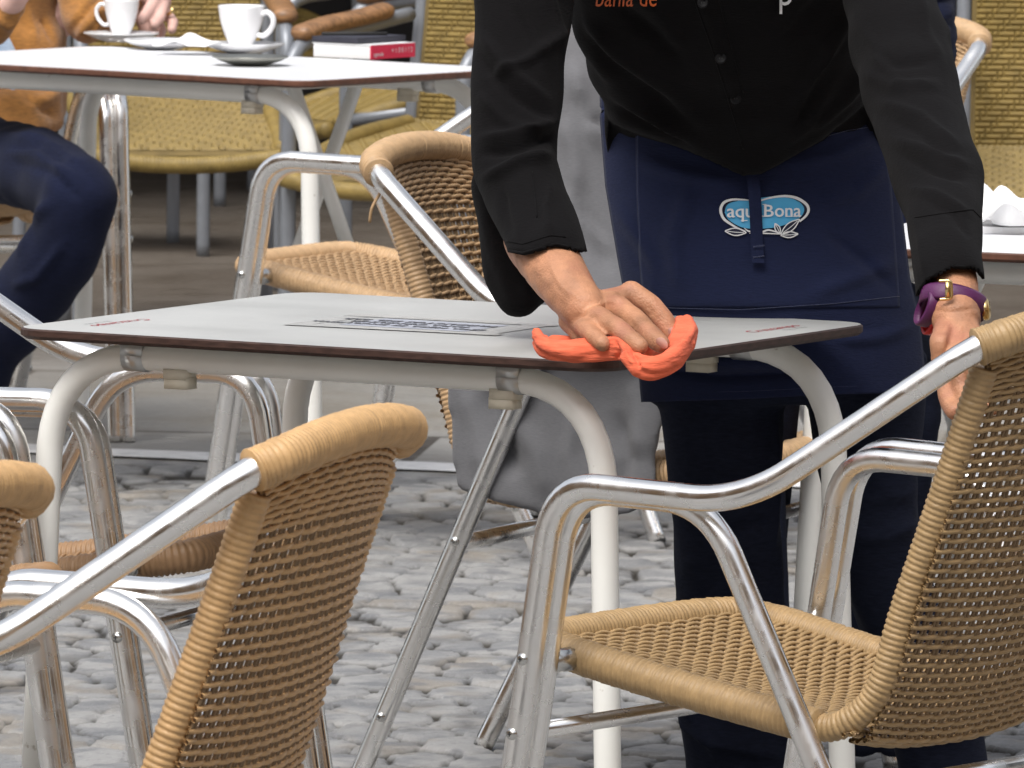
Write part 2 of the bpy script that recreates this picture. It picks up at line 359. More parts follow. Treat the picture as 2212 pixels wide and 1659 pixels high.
    yl = nn.new('ShaderNodeMath'); yl.operation = 'MULTIPLY_ADD'; l.new(sx.outputs[0], yl.inputs[0]); yl.inputs[1].default_value = .36; l.new(sx.outputs[1], yl.inputs[2])
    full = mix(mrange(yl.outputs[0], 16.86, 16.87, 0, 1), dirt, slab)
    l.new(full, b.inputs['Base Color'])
    rg = mrange(noise(6, 4), .35, .65, .42, .8); l.new(rg, b.inputs['Roughness'])
    bp = nn.new('ShaderNodeBump'); bp.inputs['Strength'].default_value = .45; bp.inputs['Distance'].default_value = .004; l.new(noise(210, 6, .8), bp.inputs['Height']); l.new(bp.outputs[0], b.inputs['Normal'])
    o = link('ground', me, m_); tag(o, kind='structure'); return o
ground()
# the white line where the setts stop
mb = MB(); A0 = V(-3, 16.872+1.08, .004); A1 = V(3, 16.872-1.08, .004); dv = np.array([0, .15, 0]); n = 40; v = []
for i in range(n+1):
    p = A0+(A1-A0)*i/n; v += [p+V(0, .008*math.sin(i*1.7), 0), p+dv+V(0, .010*math.sin(i*2.3+1), 0)]
mb.add(v, [[2*i, 2*i+2, 2*i+3, 2*i+1] for i in range(n)])
KP = mat('worn_line_paint', (.80, .80, .79), rough=.7, var=.10, scale=30, dark=(.4, .4, .39), dscale=14, dthr=(.6, .75))
tag(mb.build('painted_line', KP, smooth=False), kind='structure')

# shop front and awning at the far side; houses behind the camera that the tubes mirror
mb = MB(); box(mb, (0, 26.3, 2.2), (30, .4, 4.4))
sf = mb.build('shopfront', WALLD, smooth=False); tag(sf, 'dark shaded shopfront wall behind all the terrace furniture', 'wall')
for k in range(9):
    m2 = MB(); box(m2, (-8+k*2., 26.08, 1.5), (.9, .05, 2.2)); m2.build('window', GLASSD, sf, smooth=False)
mb = MB(); v = [(-9, 22.2, 2.75), (9, 22.2, 2.75), (9, 26.1, 3.1), (-9, 26.1, 3.1)]
mb.add(v+[(a, b, c+.03) for a, b, c in v], [[0, 1, 2, 3], [7, 6, 5, 4], [0, 4, 5, 1], [1, 5, 6, 2], [2, 6, 7, 3], [3, 7, 4, 0]])
box(mb, (0, 22.19, 2.62), (18, .02, .24))
tag(mb.build('awning', AWN, smooth=False), 'wide dark awning over the rattan chairs at the back', 'awning')
def house(x, y, wd, dp, h, lab):
    mb = MB(); box(mb, (x, y, h/2), (wd, dp, h)); o = mb.build('house', FAC, smooth=False); tag(o, lab, 'house', 'houses round the square')
    s = 1 if y < 5 else -1; nx = int(wd/2.6)
    m2 = None
    for i in range(nx):
        for j in range(int(h/3)):
            m2 = MB()
            if wd > dp: box(m2, (x-wd/2+(i+.5)*wd/nx, y+s*(dp/2+.01), 1.7+j*3), (1.1, .05, 1.9))
            m2.build('window', GLASSD, o, smooth=False)
    return o
house(0, -16, 34, 6, 12, 'ochre plastered house across the square')
def sidehouse(x, lab):
    mb = MB(); box(mb, (x, 3, 5), (4, 26, 10)); o = mb.build('house', FAC, smooth=False); tag(o, lab, 'house', 'houses round the square')
    for i in range(8):
        for j in range(3):
            m2 = MB(); box(m2, (x+(2.01 if x < 0 else -2.01), -8.5+i*3.2, 1.7+j*3), (.05, 1.1, 1.9)); m2.build('window', GLASSD, o, smooth=False)
sidehouse(-15, 'ochre plastered house closing the left side'); sidehouse(15, 'ochre plastered house closing the right side')

# ------------------------------------------------------------------ tables
def rrect(a, b, r, n=8):
    P = []
    for cx, cy, a0 in ((a-r, b-r, 0), (-a+r, b-r, 90), (-a+r, -b+r, 180), (a-r, -b+r, 270)):
        for k in range(n+1): t = math.radians(a0+90*k/n); P.append((cx+r*math.cos(t), cy+r*math.sin(t)))
    return P
def slab(name, a, b, r, z1, th, mats, parent):
    P = rrect(a, b, r); n = len(P); mb = MB(); e = .0018
    def ring(s, z): return [(x*(a-s)/a, y*(b-s)/b, z) for x, y in P]
    R = [ring(.004, z1-th), ring(0, z1-th+.004), ring(0, z1-e), ring(e, z1), ring(e+.0006, z1)]
    v = sum(R, []); f = []; 
    for i in range(len(R)-1):
        for j in range(n): k = (j+1) % n; f.append([i*n+j, i*n+k, (i+1)*n+k, (i+1)*n+j])
    mb.add(v, f, 1); mb.add(R[0], [list(range(n))[::-1]], 0); mb.add(ring(e+.0004, z1+.00015), [list(range(n))], 0)
    return mb.build(name, mats, parent, smooth=False)
def decal(v, f, name, m, parent, z, cx, cy, rot, smooth=False):
    v = np.array(v, float); c, s = math.cos(rot), math.sin(rot)
    P = np.stack([cx+v[:, 0]*c-v[:, 1]*s, cy+v[:, 0]*s+v[:, 1]*c, np.full(len(v), z)], 1)
    mb = MB(); mb.add(P, f); return mb.build(name, m, parent, smooth=False)
def table(name, loc, rz, a, b, label, group, topm, edgem, logos=True, splay=.012, xbrace=False, hide=()):
    t = empty(name, loc, rz, label, 'table', group)
    slab('tabletop', a, b, .045, .74, .0125, [topm, edgem], t)
    zr = .74-.0125-.0175; r = .0158
    for s in (-1, 1):
        y = s*(b-.055); P = roundpath([(-a+.018-splay, y+s*splay, 0.0), (-a+.032, y, zr), (a-.032, y, zr), (a-.018+splay, y+s*splay, 0)], .115, 10)
        mb = MB(); P, _ = resample(P, .02); tube(mb, P, r, 16); fr = mb.build('leg_frame', WHITEP, t)
        for e in (0, -1):
            mb = MB(); q = P[e]; tube(mb, [q+V(0, 0, -.001), q+V(0, 0, .03)], r+.002, 14); mb.build('foot_cap', BLACKR, fr)
        for q in (-1, 1):
            mb = MB(); x = q*(a-.148); tube(mb, [(x-.014, y, zr), (x+.014, y, zr)], r+.0022, 18); box(mb, (x, y, zr+r*.6), (.028, 2*r+.004, r*.9)); mb.build('clamp', mat('clamp_steel', (.55, .55, .54), rough=.35, metal=.9, var=.1), t)
            mb = MB(); x = q*((a-.205) if not (s < 0 and q > 0) else (a-.158)); Pb = [(x-.022, y, zr-.004), (x-.019, y, zr-.020), (x-.021, y, zr-.034)]
            box(mb, (x, y, zr-r-.002), (.031, .024, .012)); box(mb, (x-.001*q, y, zr-r-.0125), (.0305, .0235, .013)); mb.build('glide_block', CREAM, t)
    for q in (-1, 1):
        mb = MB(); x = q*(a-.27); box(mb, (x, 0, .74-.0125-.013), (.03, 2*b-.14, .022)); mb.build('cross_rail', WHITEP, t, smooth=False)
    if xbrace:
        R0 = np.array(loc); cz_, sz_ = math.cos(rz), math.sin(rz)
        def loc_(q): q = np.array(q)-R0; return V(q[0]*cz_+q[1]*sz_, -q[0]*sz_+q[1]*cz_, q[2])
        E1 = [loc_(at(772, 176, 16.9)), loc_(at(641, 548, 16.75)), loc_(at(630, 178, 16.55)), loc_(at(757, 548, 16.6))]
        for i_ in (0, 2):
            mb = MB(); tube(mb, [E1[i_]+V(0, 0, .0), E1[i_+1]], .0125, 12); mb.build('brace', WHITEP, t)
        mb = MB(); tube(mb, [E1[1], E1[3]], .0125, 12); mb.build('brace', WHITEP, t)
    if logos:
        for px, py, rot in ((262, 697, -math.pi/2), (1668, 711, math.pi/2)):
            q = onz(px, py, .74)-np.array(loc); cx, cy = q[0]*math.cos(rz)+q[1]*math.sin(rz), -q[0]*math.sin(rz)+q[1]*math.cos(rz)
            v, f = textmesh("Cruzcampo", .026, shear=.3); decal(v, f, 'printed_logo', PRED, t, .74045, cx, cy, rot)
            v, f = textmesh("SEVILLA 1904", .010); sg = 1 if rot > 0 else -1; decal(v, f, 'printed_logo', PGREY, t, .74045, cx+.021*sg, cy+.02*sg, rot)
    return t
T1 = table('bistro_table', (-.08, 11.1687, 0), -.5107, .40, .337, 'grey topped bistro table with white tube legs being wiped by the waiter', 'bistro tables on the terrace', TOPG, EDGE)
# taped notice on the main table (upside down to the camera)
Cn = onz(905, 703, .74) - np.array([-.08, 11.1687, 0]); ca, sa = math.cos(.5107), math.sin(.5107)
nx_, ny_ = Cn[0]*ca - Cn[1]*sa, Cn[0]*sa + Cn[1]*ca
def quad(hw, hh): return [(-hw, -hh, 0), (hw, -hh, 0), (hw, hh, 0), (-hw, hh, 0)], [[0, 1, 2, 3]]
v, f = quad(.135, .085); tp = decal(v, f, 'sticker', TAPE, T1, .7404, nx_, ny_, math.pi)
for k, (dx, dy, hw, hh) in enumerate(((-.12, .0, .014, .088), (.12, .002, .015, .086), (0, .078, .14, .012), (.01, -.078, .14, .012))):
    v, f = quad(hw, hh); decal(v, f, 'tape_strip', mat('tape_clear', (.56, .56, .545), rough=.26, var=.12, scale=80), T1, .74075+.0002*k, nx_+dx, ny_+dy, .02*k)
v, f = quad(.085, .055); decal(v, f, 'paper_notice', SHEETP, T1, .7407, nx_+.005, ny_+.004, math.pi)
for k, tx in enumerate(("ESTA MESA ES EXCLUSIVA", "PARA CONSUMIR", "PRODUCTOS DEL BAR")):
    v, f = textmesh(tx, .0205); v = np.array(v); n0 = len(v); P = []; F2 = []
    for q, (ox, oy) in enumerate(((0, 0), (.0012, 0), (.0006, .0009), (.0006, -.0009))): P.append(v+np.array([ox, oy, 0])); F2 += [[i+n0*q for i in u] for u in f]
    for q in range(4): decal(P[q], f, 'notice_text', PBLACK, T1, .7410+.00012*q, nx_-.012, ny_-.026+k*.026, math.pi)
# the second table with the coffee cups, and the third one behind the waiter
th2 = -.663; c0 = onz(655, 176, .74); a2, b2 = .49, .30
T2loc = c0 + V(-a2*math.cos(th2)-b2*math.sin(th2), -a2*math.sin(th2)+b2*math.cos(th2), 0)
T2 = table('bistro_table', (T2loc[0], T2loc[1], 0), th2, a2, b2, 'white topped bistro table carrying coffee cups and a red book', 'bistro tables on the terrace', TOPW, EDGE2, logos=False, splay=.03, xbrace=True)
th3 = -.39; c0 = onz(1700, 528, .74); a3, b3 = .40, .337
T3loc = c0 + V(a3*math.cos(th3)-b3*math.sin(th3), a3*math.sin(th3)+b3*math.cos(th3), 0)
T3 = table('bistro_table', (T3loc[0], T3loc[1], 0), th3, a3, b3, 'white topped bistro table behind the waiter with a crumpled napkin on it', 'bistro tables on the terrace', TOPW, EDGE2, logos=False)

# ------------------------------------------------------------------ aluminium and wicker chair
def ridged(mb, P, r, pitch, amp, seg=12, per=6, taper=None, jit=0.):
    P, s = resample(P, pitch/per); ph = s/pitch; rr = r - amp*(1-np.abs(np.sin(np.pi*ph))**.7)
    if jit:
        k = np.floor(ph).astype(int); rr = rr + np.random.default_rng(3).normal(0, jit, k.max()+2)[k]
    if taper is not None: rr = rr*np.interp(s/s[-1], *taper)
    tube(mb, P, rr, seg)
def weave(mb, surf, ulen, vlen, du, dv, r, A, seg=6, per=7, sl=.0):
    """strands along u (length ulen) going over/under warps that run along v. surf(u,v)->point, normal (arrays)"""
    rows = int(vlen/dv); nw = max(4, int(round(ulen/du))); N = nw*per+1
    u = np.linspace(0, 1, N)
    g = np.random.default_rng(5)
    for j in range(rows):
        v = (j+.5)/rows; p, nrm = surf(u, np.full(N, v) + g.normal(0, .0006))
        vv = surf(u, np.clip(np.full(N, v)+.01, 0, 1.02))[0]-p; vv /= np.linalg.norm(vv, axis=1)[:, None]
        ph = np.pi*(u*nw + .5*j + g.normal(0, .05))
        for e in (0, np.pi):                      # a twined pair: each row is two cords twisted round the uprights
            P = p + nrm*(A*np.sin(ph+e))[:, None] + vv*(.0009*np.cos(ph+e))[:, None]
            tube(mb, P, r*(1+g.normal(0, .03)), seg, cap=False)
def warps(mb, surf, ulen, vlen, du, r, seg=5):
    nw = max(4, int(round(ulen/du))); v = np.linspace(0, 1, 30)
    for i in range(nw):
        for e in (-.0026, .0026):
            p, n = surf(np.full(30, (i+.5)/nw+e/ulen), v); tube(mb, p, r, seg, cap=False)
CH = empty('wicker_chair', (0, 0, 0), 0)
def build_chair():
    t = CH; hwl = .286
    foot = V(.277, .297, 0); cor = V(hwl, .186, .649); armb = V(hwl-.004, -.062, .644); rail = V(.179, -.291, .818)
    half = [foot, cor, armb, V(.190, -.276, .806)]
    P = roundpath(half+[rail+V(-.004, -.008, .006)], [0, .062, .15, .02], 10)
    back = spline([rail+V(0, 0, 0), V(.150, -.311, .829), V(.085, -.322, .839), V(0, -.325, .843), V(-.085, -.322, .839), V(-.150, -.311, .829), V(-.179, -.291, .818)], 8)
    L = P[:-1]; path = np.vstack([L, back[1:-1], (L*np.array([-1, 1, 1]))[::-1]]); path, _ = resample(path, .011)
    mb = MB(); tube(mb, path, .0147, 16); mb.build('arm_frame', ALU, t)
    i0 = int(np.argmin(np.linalg.norm(back-rail, axis=1)))
    mb = MB(); B2 = back
    ridged(mb, B2, .0208, .0052, .0017, seg=16, per=5, jit=.0003)
    mb.build('top_rail', WICK, t)
    for s in (-1, 1):
        m = V(s, 1, 1); hi = hwl-.0280
        inner = roundpath([V(.2545, .291, 0)*m, V(hi, .186, .640)*m, V(hi, .0, .637)*m, V(.205, -.302, 0)*m], [0, .060, .085, 0], 9)
        mb = MB(); inner, _ = resample(inner, .012); tube(mb, inner, .0140, 14); lg = mb.build('leg', ALU, t)
        for q in (V(.277, .297, 0)*m, V(.2545, .291, 0)*m, V(.205, -.302, 0)*m):
            mb = MB(); tube(mb, [q+V(0, 0, -.001), q+V(0, 0, .004)], .0136, 12); mb.build('foot_cap', BLACKR, lg)
        for z, rr in ((.455, .0062), (.372, .0062)):
            k = 1-z/.649; p = cor + (foot-cor)*k; p = p*m; p[0] += s*.0137
            mb = MB(); lathe(mb, [(.0001, .0045), (.0035, .0042), (.0060, .0024), (.0070, 0)], p, 14, axis=(s*.8, 0 if s > 0 else 0, 0)); sc_ = mb.build('screw', STEEL, t)
            for dv_ in ((.0006, .0050, .0011), (.0006, .0011, .0050)): mb = MB(); box(mb, p+V(s*.0046, 0, 0), dv_); mb.build('slot', BLACKR, sc_, smooth=False)
        for z in (.335, .09):
            k = z/.637; p = V(.205+.053*k+.0132, -.302+.302*k, z)*m; mb = MB(); lathe(mb, [(.0001, .0045), (.0035, .0042), (.0060, .0024), (.0070, 0)], p, 14, axis=(s, 0, 0)); sc_ = mb.build('screw', STEEL, t)
            for dv_ in ((.0006, .0050, .0011), (.0006, .0011, .0050)): mb = MB(); box(mb, p+V(s*.0046, 0, 0), dv_); mb.build('slot', BLACKR, sc_, smooth=False)
        # spacer to the seat
        mb = MB(); tube(mb, [V(.2545, .222, .447)*m, V(.195, .215, .449)*m], .0135, 12); mb.build('spacer', STEEL, t)
        # stiles of the back
        st = spline([V(.180, -.070, .396)*m, V(.177, -.120, .400)*m, V(.168, -.162, .440)*m, V(.162, -.190, .53)*m, V(.158, -.222, .62)*m, V(.156, -.258, .72)*m, V(.154, -.284, .795)*m], 8)
        mb = MB(); ridged(mb, st, .0160, .0066, .0020, seg=12, per=5, jit=.0002); mb.build('back_edge', WICK, t)
    # stretchers
    mb = MB(); tube(mb, [V(-.25, .232, .372), V(.25, .232, .372)], .0095, 12); mb.build('stretcher', ALU, t)
    f0 = .637-.35; xx = .205+(.2605-.205)*.35/.637; yy = -.302+.302*.35/.637
    mb = MB(); tube(mb, [V(-xx, yy-.012, .33), V(xx, yy-.012, .33)], .0112, 12); mb.build('stretcher', ALU, t)
    # seat
    rim = spline([V(.186, -.095, .398), V(.192, 0, .412), V(.196, .12, .432), V(.198, .215, .450), V(.186, .268, .458), V(.150, .284, .461), V(.07, .287, .462), V(0, .288, .462), V(-.07, .287, .462), V(-.150, .284, .461), V(-.186, .268, .458), V(-.198, .215, .450), V(-.196, .12, .432), V(-.192, 0, .412), V(-.186, -.095, .398)], 7)
    mb = MB(); ridged(mb, rim, .0205, .0066, .0027, seg=14, per=5, jit=.0003); mb.build('seat_rim', WICK, t)
    def seat(u, v):
        x = (u*2-1)*.188; y = -.145+v*.425; z = .392+.072*v - .020*(1-(u*2-1)**2)*np.sin(np.pi*np.clip(v, 0, 1))
        return np.stack([x, y, z], 1), np.repeat([[0, -.05, 1.]], len(x), 0)
    mb = MB(); weave(mb, seat, .376, .425, .028, .0092, .0026, .0030); mb.build('seat', WICK, t)
    mb = MB(); warps(mb, seat, .376, .425, .014, .0022); mb.build('seat_warp', WICKD, t)
    vp = np.array([0, .10, .24, .50, .8, 1.]); py_ = np.array([-.112, -.150, -.180, -.228, -.280, -.300]); pz = np.array([.380, .386, .45, .59, .760, .822])
    def back_(u, v):
        s = u*2-1; bow = (1-s*s)
        y = np.interp(v, vp, py_) - .026*bow*np.clip(v*1.3, 0, 1); z = np.interp(v, vp, pz) + .026*bow*np.clip(v, 0, 1)**4 - .016*bow*(1-v)
        x = s*(.172-.014*np.clip(v, 0, 1) - .022*np.clip(1-v/.12, 0, 1)); n = np.stack([s*.25, np.full(len(x), .93), np.full(len(x), .35)], 1); n /= np.linalg.norm(n, axis=1)[:, None]
        return np.stack([x, y, z], 1), n
    mb = MB(); weave(mb, back_, .335, .475, .031, .0090, .0027, .0027); mb.build('backrest', WICK, t)
    mb = MB(); warps(mb, back_, .335, .455, .0155, .0022); mb.build('backrest_warp', WICKD, t)
build_chair()
COLS = dict(k=(.375, .25, .12), t=(.55, .345, .16), p=(.50, .33, .18), r=(.31, .185, .095))
GRP = 'wicker and aluminium chairs round the tables'
def chair(x, y, heading, col, label):
    o = copy_tree(CH, None, COLS[col]); o.location = (x, y, 0); o.rotation_euler = (0, 0, heading-math.pi/2)
    return tag(o, label, 'chair', GRP)
chair(.3682, 10.3302, 2.4959, 'k', 'brown wicker chair at the right front, gripped by the waiter with one hand')
C3 = chair(-.443, 8.865, 2.775, 't', 'tan wicker chair at the left front, seen from behind and cut by the bottom edge')
chair(-.5812, 11.4623, -.3479, 'r', 'brown wicker chair facing right under the left end of the grey table')
CB = chair(.157, 12.74, -.4214, 'p', 'pale wicker chair behind the grey table, facing right under the grey coated person')
mb = MB(); tube(mb, spline([(.178, -.287, .795), (.186, -.297, .772), (.183, -.302, .752)], 5), .0022, 6); mb.build('loose_strand', WICK, CB, col=COLS['p'])
chair(-.1158, 15.7572, 2.6532, 'p', 'pale wicker chair facing left, its empty seat just above the grey tabletop edge')
# a chair whose far rail end alone enters the left edge of the picture
def solve_pose(local, px, py, heading, iters=1):
    P = onz(px, py, local[2]); fx, fy = math.cos(heading), math.sin(heading)
    return P[0]-(local[1]*fx+local[0]*fy), P[1]-(local[1]*fy-local[0]*fx)
x, y = solve_pose((.17, -.30, .83), 66, 1046, 2.72); chair(x, y, 2.72, 't', 'tan wicker chair entering at the left edge with a rail end only')
x, y = solve_pose((-.286, .186, .649), 22, 876, -.33); chair(x, y, -.33, 'r', 'wicker chair cut by the left edge, its front leg beside the white table leg')
x, y = solve_pose((-.265, .295, 0), 262, 955, -1.28); chair(x, y, -1.28, 'p', 'aluminium chair under the person in the tan jacket')
x, y = solve_pose((-.179, -.291, .818), 2116, 98, 3.75); chair(x, y, 3.75, 'p', 'pale wicker chair behind the waiter, its curved rail end beside his sleeve')
for o in [CH]+list(CH.children_recursive): bpy.data.objects.remove(o)
# ------------------------------------------------------------------ rattan armchairs at the back
def twill(mb, fn, w, h, un=.0112, mi=0):
    """floats three cells long, stepping one cell per row, with upright floats in the remaining cells"""
    nx, nz = int(w/un), int(h/un)
    def cell(x0, x1, z0, z1, up):
        g = .0006; a, b, c, d = x0*un+g, x1*un-g, z0*un+g, z1*un-g
        pts = []
        for (u, v_, hgt) in ((a, c, 0), (b, c, 0), (b, d, 0), (a, d, 0), (a+.003, c+.003, 1), (b-.003, c+.003, 1), (b-.003, d-.003, 1), (a+.003, d-.003, 1)):
            p, n = fn(u-w/2, v_); pts.append(np.array(p)+np.array(n)*(.0035*hgt + (.001 if up else 0)))
        mb.add(pts, [[4, 5, 6, 7], [0, 1, 5, 4], [1, 2, 6, 5], [2, 3, 7, 6], [3, 0, 4, 7]], mi)
    for j in range(nz):
        sgn = 1
        x = (-j) % 4 - 4
        while x < nx:
            a, b = max(x, 0), min(x+3, nx)
            if b > a: cell(a, b, j, j+1, False)
            if 0 <= x+3 < nx: cell(x+3, x+4, j, min(j+1, nz), True)
            x += 4
def cane_chair(x, y, heading, label, backc=None):
    t = empty('rattan_armchair', (x, y, 0), heading-math.pi/2, label, 'armchair', 'rattan armchairs at the back')
    hw = .215
    for s in (-1, 1):
        mb = MB(); tube(mb, resample(roundpath([(s*hw, .20, 0), (s*hw, .20, .65), (s*hw, -.21, .70), (s*hw, -.215, .70)], .07), .03)[0], .0155, 12); mb.build('leg', GREYT, t)
        mb = MB(); tube(mb, resample(roundpath([(s*hw, -.235, 0), (s*hw, -.22, .45), (s*hw, -.29, .93)], .1), .03)[0], .0155, 12); mb.build('leg', GREYT, t)
        mb = MB(); P = spline([(s*(hw), .175, .672), (s*hw, .08, .688), (s*hw, -.03, .698), (s*hw, -.14, .712)], 6); tube(mb, P, [.012]+[.024]*(len(P)-2)+[.014], 14, flat=(.75, 1.15)); mb.build('armrest', WOOD, t)
        mb = MB(); tube(mb, [(s*hw, .20, .405), (s*hw, -.225, .455)], .014, 10); mb.build('side_rail', GREYT, t)
    def bk(u, v): 
        z = .475+v; y = -.215-.13*max(0, v)**1.1; return (u, y-.028*(1-(u/hw)**2)*min(1, v*5), z), (0, 1, .15)
    mb = MB(); twill(mb, bk, .40, .46); b = mb.build('backrest', CANE, t, smooth=False)
    mb = MB(); g = [(u, v) for v in np.linspace(0, .46, 12) for u in np.linspace(-.2, .2, 9)]; P = [np.array(bk(u, v)[0])+V(0, -.001, 0) for u, v in g]; Q = [p+V(0, -.016, 0) for p in P]
    f = [[j*9+i, j*9+i+1, (j+1)*9+i+1, (j+1)*9+i] for j in range(11) for i in range(8)]
    mb.add(P, f); mb.add(Q, [q[::-1] for q in f]); mb.build('backrest_core', CANED, t, smooth=False)
    mb = MB()
    def bk2(u, v): p, n = bk(u, v); return (p[0], p[1]-.018, p[2]), (0, -1, -.15)
    twill(mb, bk2, .40, .46); mb.build('backrest_rear', CANE, t, smooth=False)
    for z0 in (0., .46):
        mb = MB(); P = [np.array(bk(u, z0)[0])+V(0, -.008, 0) for u in np.linspace(-.21, .21, 12)]; ridged(mb, np.array(P), .015, .012, .002, 10, 4); mb.build('back_roll', CANE, t)
    def st(u, v):
        k = v/.44; zz = .478-.040*k-.05*k**4 - .018*math.cos(u/hw*1.4)*math.sin(math.pi*min(1, k)); return (u, -.20+v*.97, zz), (0, .12, 1)
    mb = MB(); twill(mb, st, .42, .43, .0135); mb.build('seat', CANE, t, smooth=False)
    mb = MB(); g = [(u, v) for v in np.linspace(0, .44, 10) for u in np.linspace(-.21, .21, 9)]; P = [np.array(st(u, v)[0])+V(0, 0, -.001) for u, v in g]; Q = [p+V(0, 0, -.02) for p in P]
    f = [[j*9+i, j*9+i+1, (j+1)*9+i+1, (j+1)*9+i] for j in range(9) for i in range(8)]
    mb.add(P, f); mb.add(Q, [q[::-1] for q in f]); mb.build('seat_core', CANED, t, smooth=False)
    for pts in ([(-.20, .235, .385), (-.1, .24, .372), (0, .242, .368), (.1, .24, .372), (.20, .235, .385)], [(-.205, -.2, .478), (-.205, 0, .455), (-.205, .22, .395)], [(.205, -.2, .478), (.205, 0, .455), (.205, .22, .395)]):
        mb = MB(); ridged(mb, spline(pts, 6), .0185, .008, .0012, 10, 4); mb.build('seat_roll', CANE, t)
    return t
def gp(px, Y): return at(px, 400, Y)[0]
cane_chair(gp(378, 19.9), 19.9, -1.45, 'rattan armchair facing us behind the coffee cups, its herringbone back under the white table edge')
cane_chair(gp(935, 19.1), 19.1, 4.1, 'rattan armchair with worn wooden armrest behind the red book')
cane_chair(gp(860, 20.9), 20.9, 3.5, 'rattan armchair standing behind the one with the worn wooden armrest')
cane_chair(gp(2315, 18.5), 18.5, -1.62, 'rattan armchair at the upper right edge behind the napkin')
cane_chair(gp(520, 24.0), 24.0, -.9, 'farthest rattan armchair in the shade at the top of the picture')
cane_chair(gp(225, 22.2), 22.2, .2, 'rattan armchair turned right in the shade, two grey legs under the herringbone chair')
# ------------------------------------------------------------------ things on the tables
def cup(px, py, sc, label, hang):
    p = onz(px, py, .748); t = empty('coffee_cup', p, 0, label, 'cup', 'coffee cups on the white table')
    pr = [(.0, .0), (.019, .0), (.021, .003), (.022, .007), (.030, .022), (.0375, .045), (.0405, .066), (.0412, .070), (.0398, .0705), (.0385, .066), (.035, .045), (.026, .020), (.015, .009), (0, .008)]
    mb = MB(); lathe(mb, [(r*sc[0], z*sc[1]) for r, z in pr], seg=36); mb.build('bowl', CHINA, t)
    ca, sa = math.cos(hang), math.sin(hang); mb = MB()
    H_ = spline([(.036, .056), (.048, .060), (.058, .053), (.060, .042), (.054, .030), (.042, .021), (.030, .022)], 6)
    tube(mb, [(x*sc[0]*ca, x*sc[0]*sa, z*sc[1]) for x, z in H_], .0048*sc[0], 12, flat=(1, 1.4)); mb.build('handle', CHINA, t)
    mb = MB(); lathe(mb, [(0, 0), (.036*sc[0], 0)], (0, 0, .057*sc[1]), 28); mb.build('coffee', mat('coffee', (.05, .02, .008), rough=.2), t)
    return t
def saucer(px, py, z, r, label, m=CHINA):
    p = onz(px, py, z); mb = MB(); pr = [(0, .003), (.25, .0), (.42, .0), (.5, .002), (.8, .009), (1., .0165), (.995, .0185), (.8, .0125), (.45, .006), (0, .006)]
    lathe(mb, [(a*r, b*r/.075) for a, b in pr], seg=44); o = mb.build('saucer', m); o.location = p; return tag(o, label, 'saucer', 'saucers on the white table')
saucer(262, 90, .7405, .070, 'white saucer under the smaller cup near the tan jacket')
cup(262, 78, (.80, .98), 'small white coffee cup held by the person in the tan jacket', 2.9)
saucer(526, 114, .7405, .074, 'white saucer under the larger cup')
cup(521, 102, (1.04, 1.08), 'larger white coffee cup standing on the table front saucer', -.35)
saucer(352, 106, .7405, .072, 'white saucer between the cups, carrying a paper napkin')
saucer(540, 141, .7405, .068, 'dull metal dish nearest the white table edge', mat('pewter', (.30, .30, .27), rough=.35, metal=.8, var=.15))
def napkin(px, py, z, s, label, seed, hgt):
    p = onz(px, py, z); g = np.random.default_rng(seed); n = 26; u, v = np.meshgrid(np.linspace(-1, 1, n), np.linspace(-1, 1, n))
    h = hgt*np.clip(.35+.65*np.sin(u*2.6+1.2*v+seed)*np.cos(v*2.1-.8*u)+.35*np.sin(5*u+3*v), 0, 2)*(1-.6*np.hypot(u, v)/1.4)+.002
    P = np.stack([u*s*(1-.15*np.sin(v*3)), v*s*.75+.006*np.sin(u*7), h], 2).reshape(-1, 3)
    f = [[j*n+i, j*n+i+1, (j+1)*n+i+1, (j+1)*n+i] for j in range(n-1) for i in range(n-1)]
    mb = MB(); mb.add(P, f); o = mb.build('napkin', PAPER); o.location = p; m = o.modifiers.new('s', 'SOLIDIFY'); m.thickness = .0012
    return tag(o, label, 'napkin')
napkin(405, 99, .756, .055, 'thin crumpled paper napkin lying over the middle saucer', 2, .022)
napkin(2195, 487, .752, .052, 'tall crumpled white napkin on the dish at the right edge', 5, .085)
p = onz(2185, 497, .7405); mb = MB(); tube(mb, [p, p+V(0, 0, .009)], .075, 30, flat=(1, 1)); tag(mb.build('dish', CHINA, smooth=False), 'flat white dish under the tall napkin', 'dish')
# book with a notebook on it
p = onz(800, 128, .7405); bk = empty('book', (p[0], p[1], p[2]), -.60, 'thick book with white cover and red spine near the white table corner', 'book')
bw, bd, bh = .125, .135, .024
mb = MB(); box(mb, (-bw/2+.0, bd/2, bh/2), (bw, bd, bh)); mb.build('page_block', PAPER, bk, smooth=False)
mb = MB(); box(mb, (.0012, bd/2, bh/2), (.0024, bd+.002, bh+.001)); mb.build('spine', BOOKR, bk, smooth=False)
mb = MB(); box(mb, (-bw/2+.0, bd/2, bh+.0008), (bw+.004, bd+.003, .0016)); mb.build('cover', PWHITE, bk, smooth=False)
for tx, yy, sz, zz in (("agenda", .022, .011, .007), ("+ 1 0 0 1 ? 2", .095, .013, .012)):
    v, f = textmesh(tx, sz); mb = MB(); mb.add([(.0026, yy+q[0], zz+q[1]+.001) for q in v], f); mb.build('spine_text', PWHITE, bk, smooth=False)
ph = empty('notebook', (p[0]-.012, p[1]+.03, p[2]+bh+.002), -.60, 'dark notebook with a pen lying on the red spined book', 'notebook')
mb = MB(); box(mb, (-.05, .055, .006), (.10, .15, .010)); mb.build('cover', mat('dark_leather', (.03, .03, .045), rough=.5, bump=.3), ph, smooth=False)
mb = MB(); tube(mb, [(-.10, .01, .0135), (-.02, .10, .0135)], .0035, 10); mb.build('pen', BLACKR, ph)
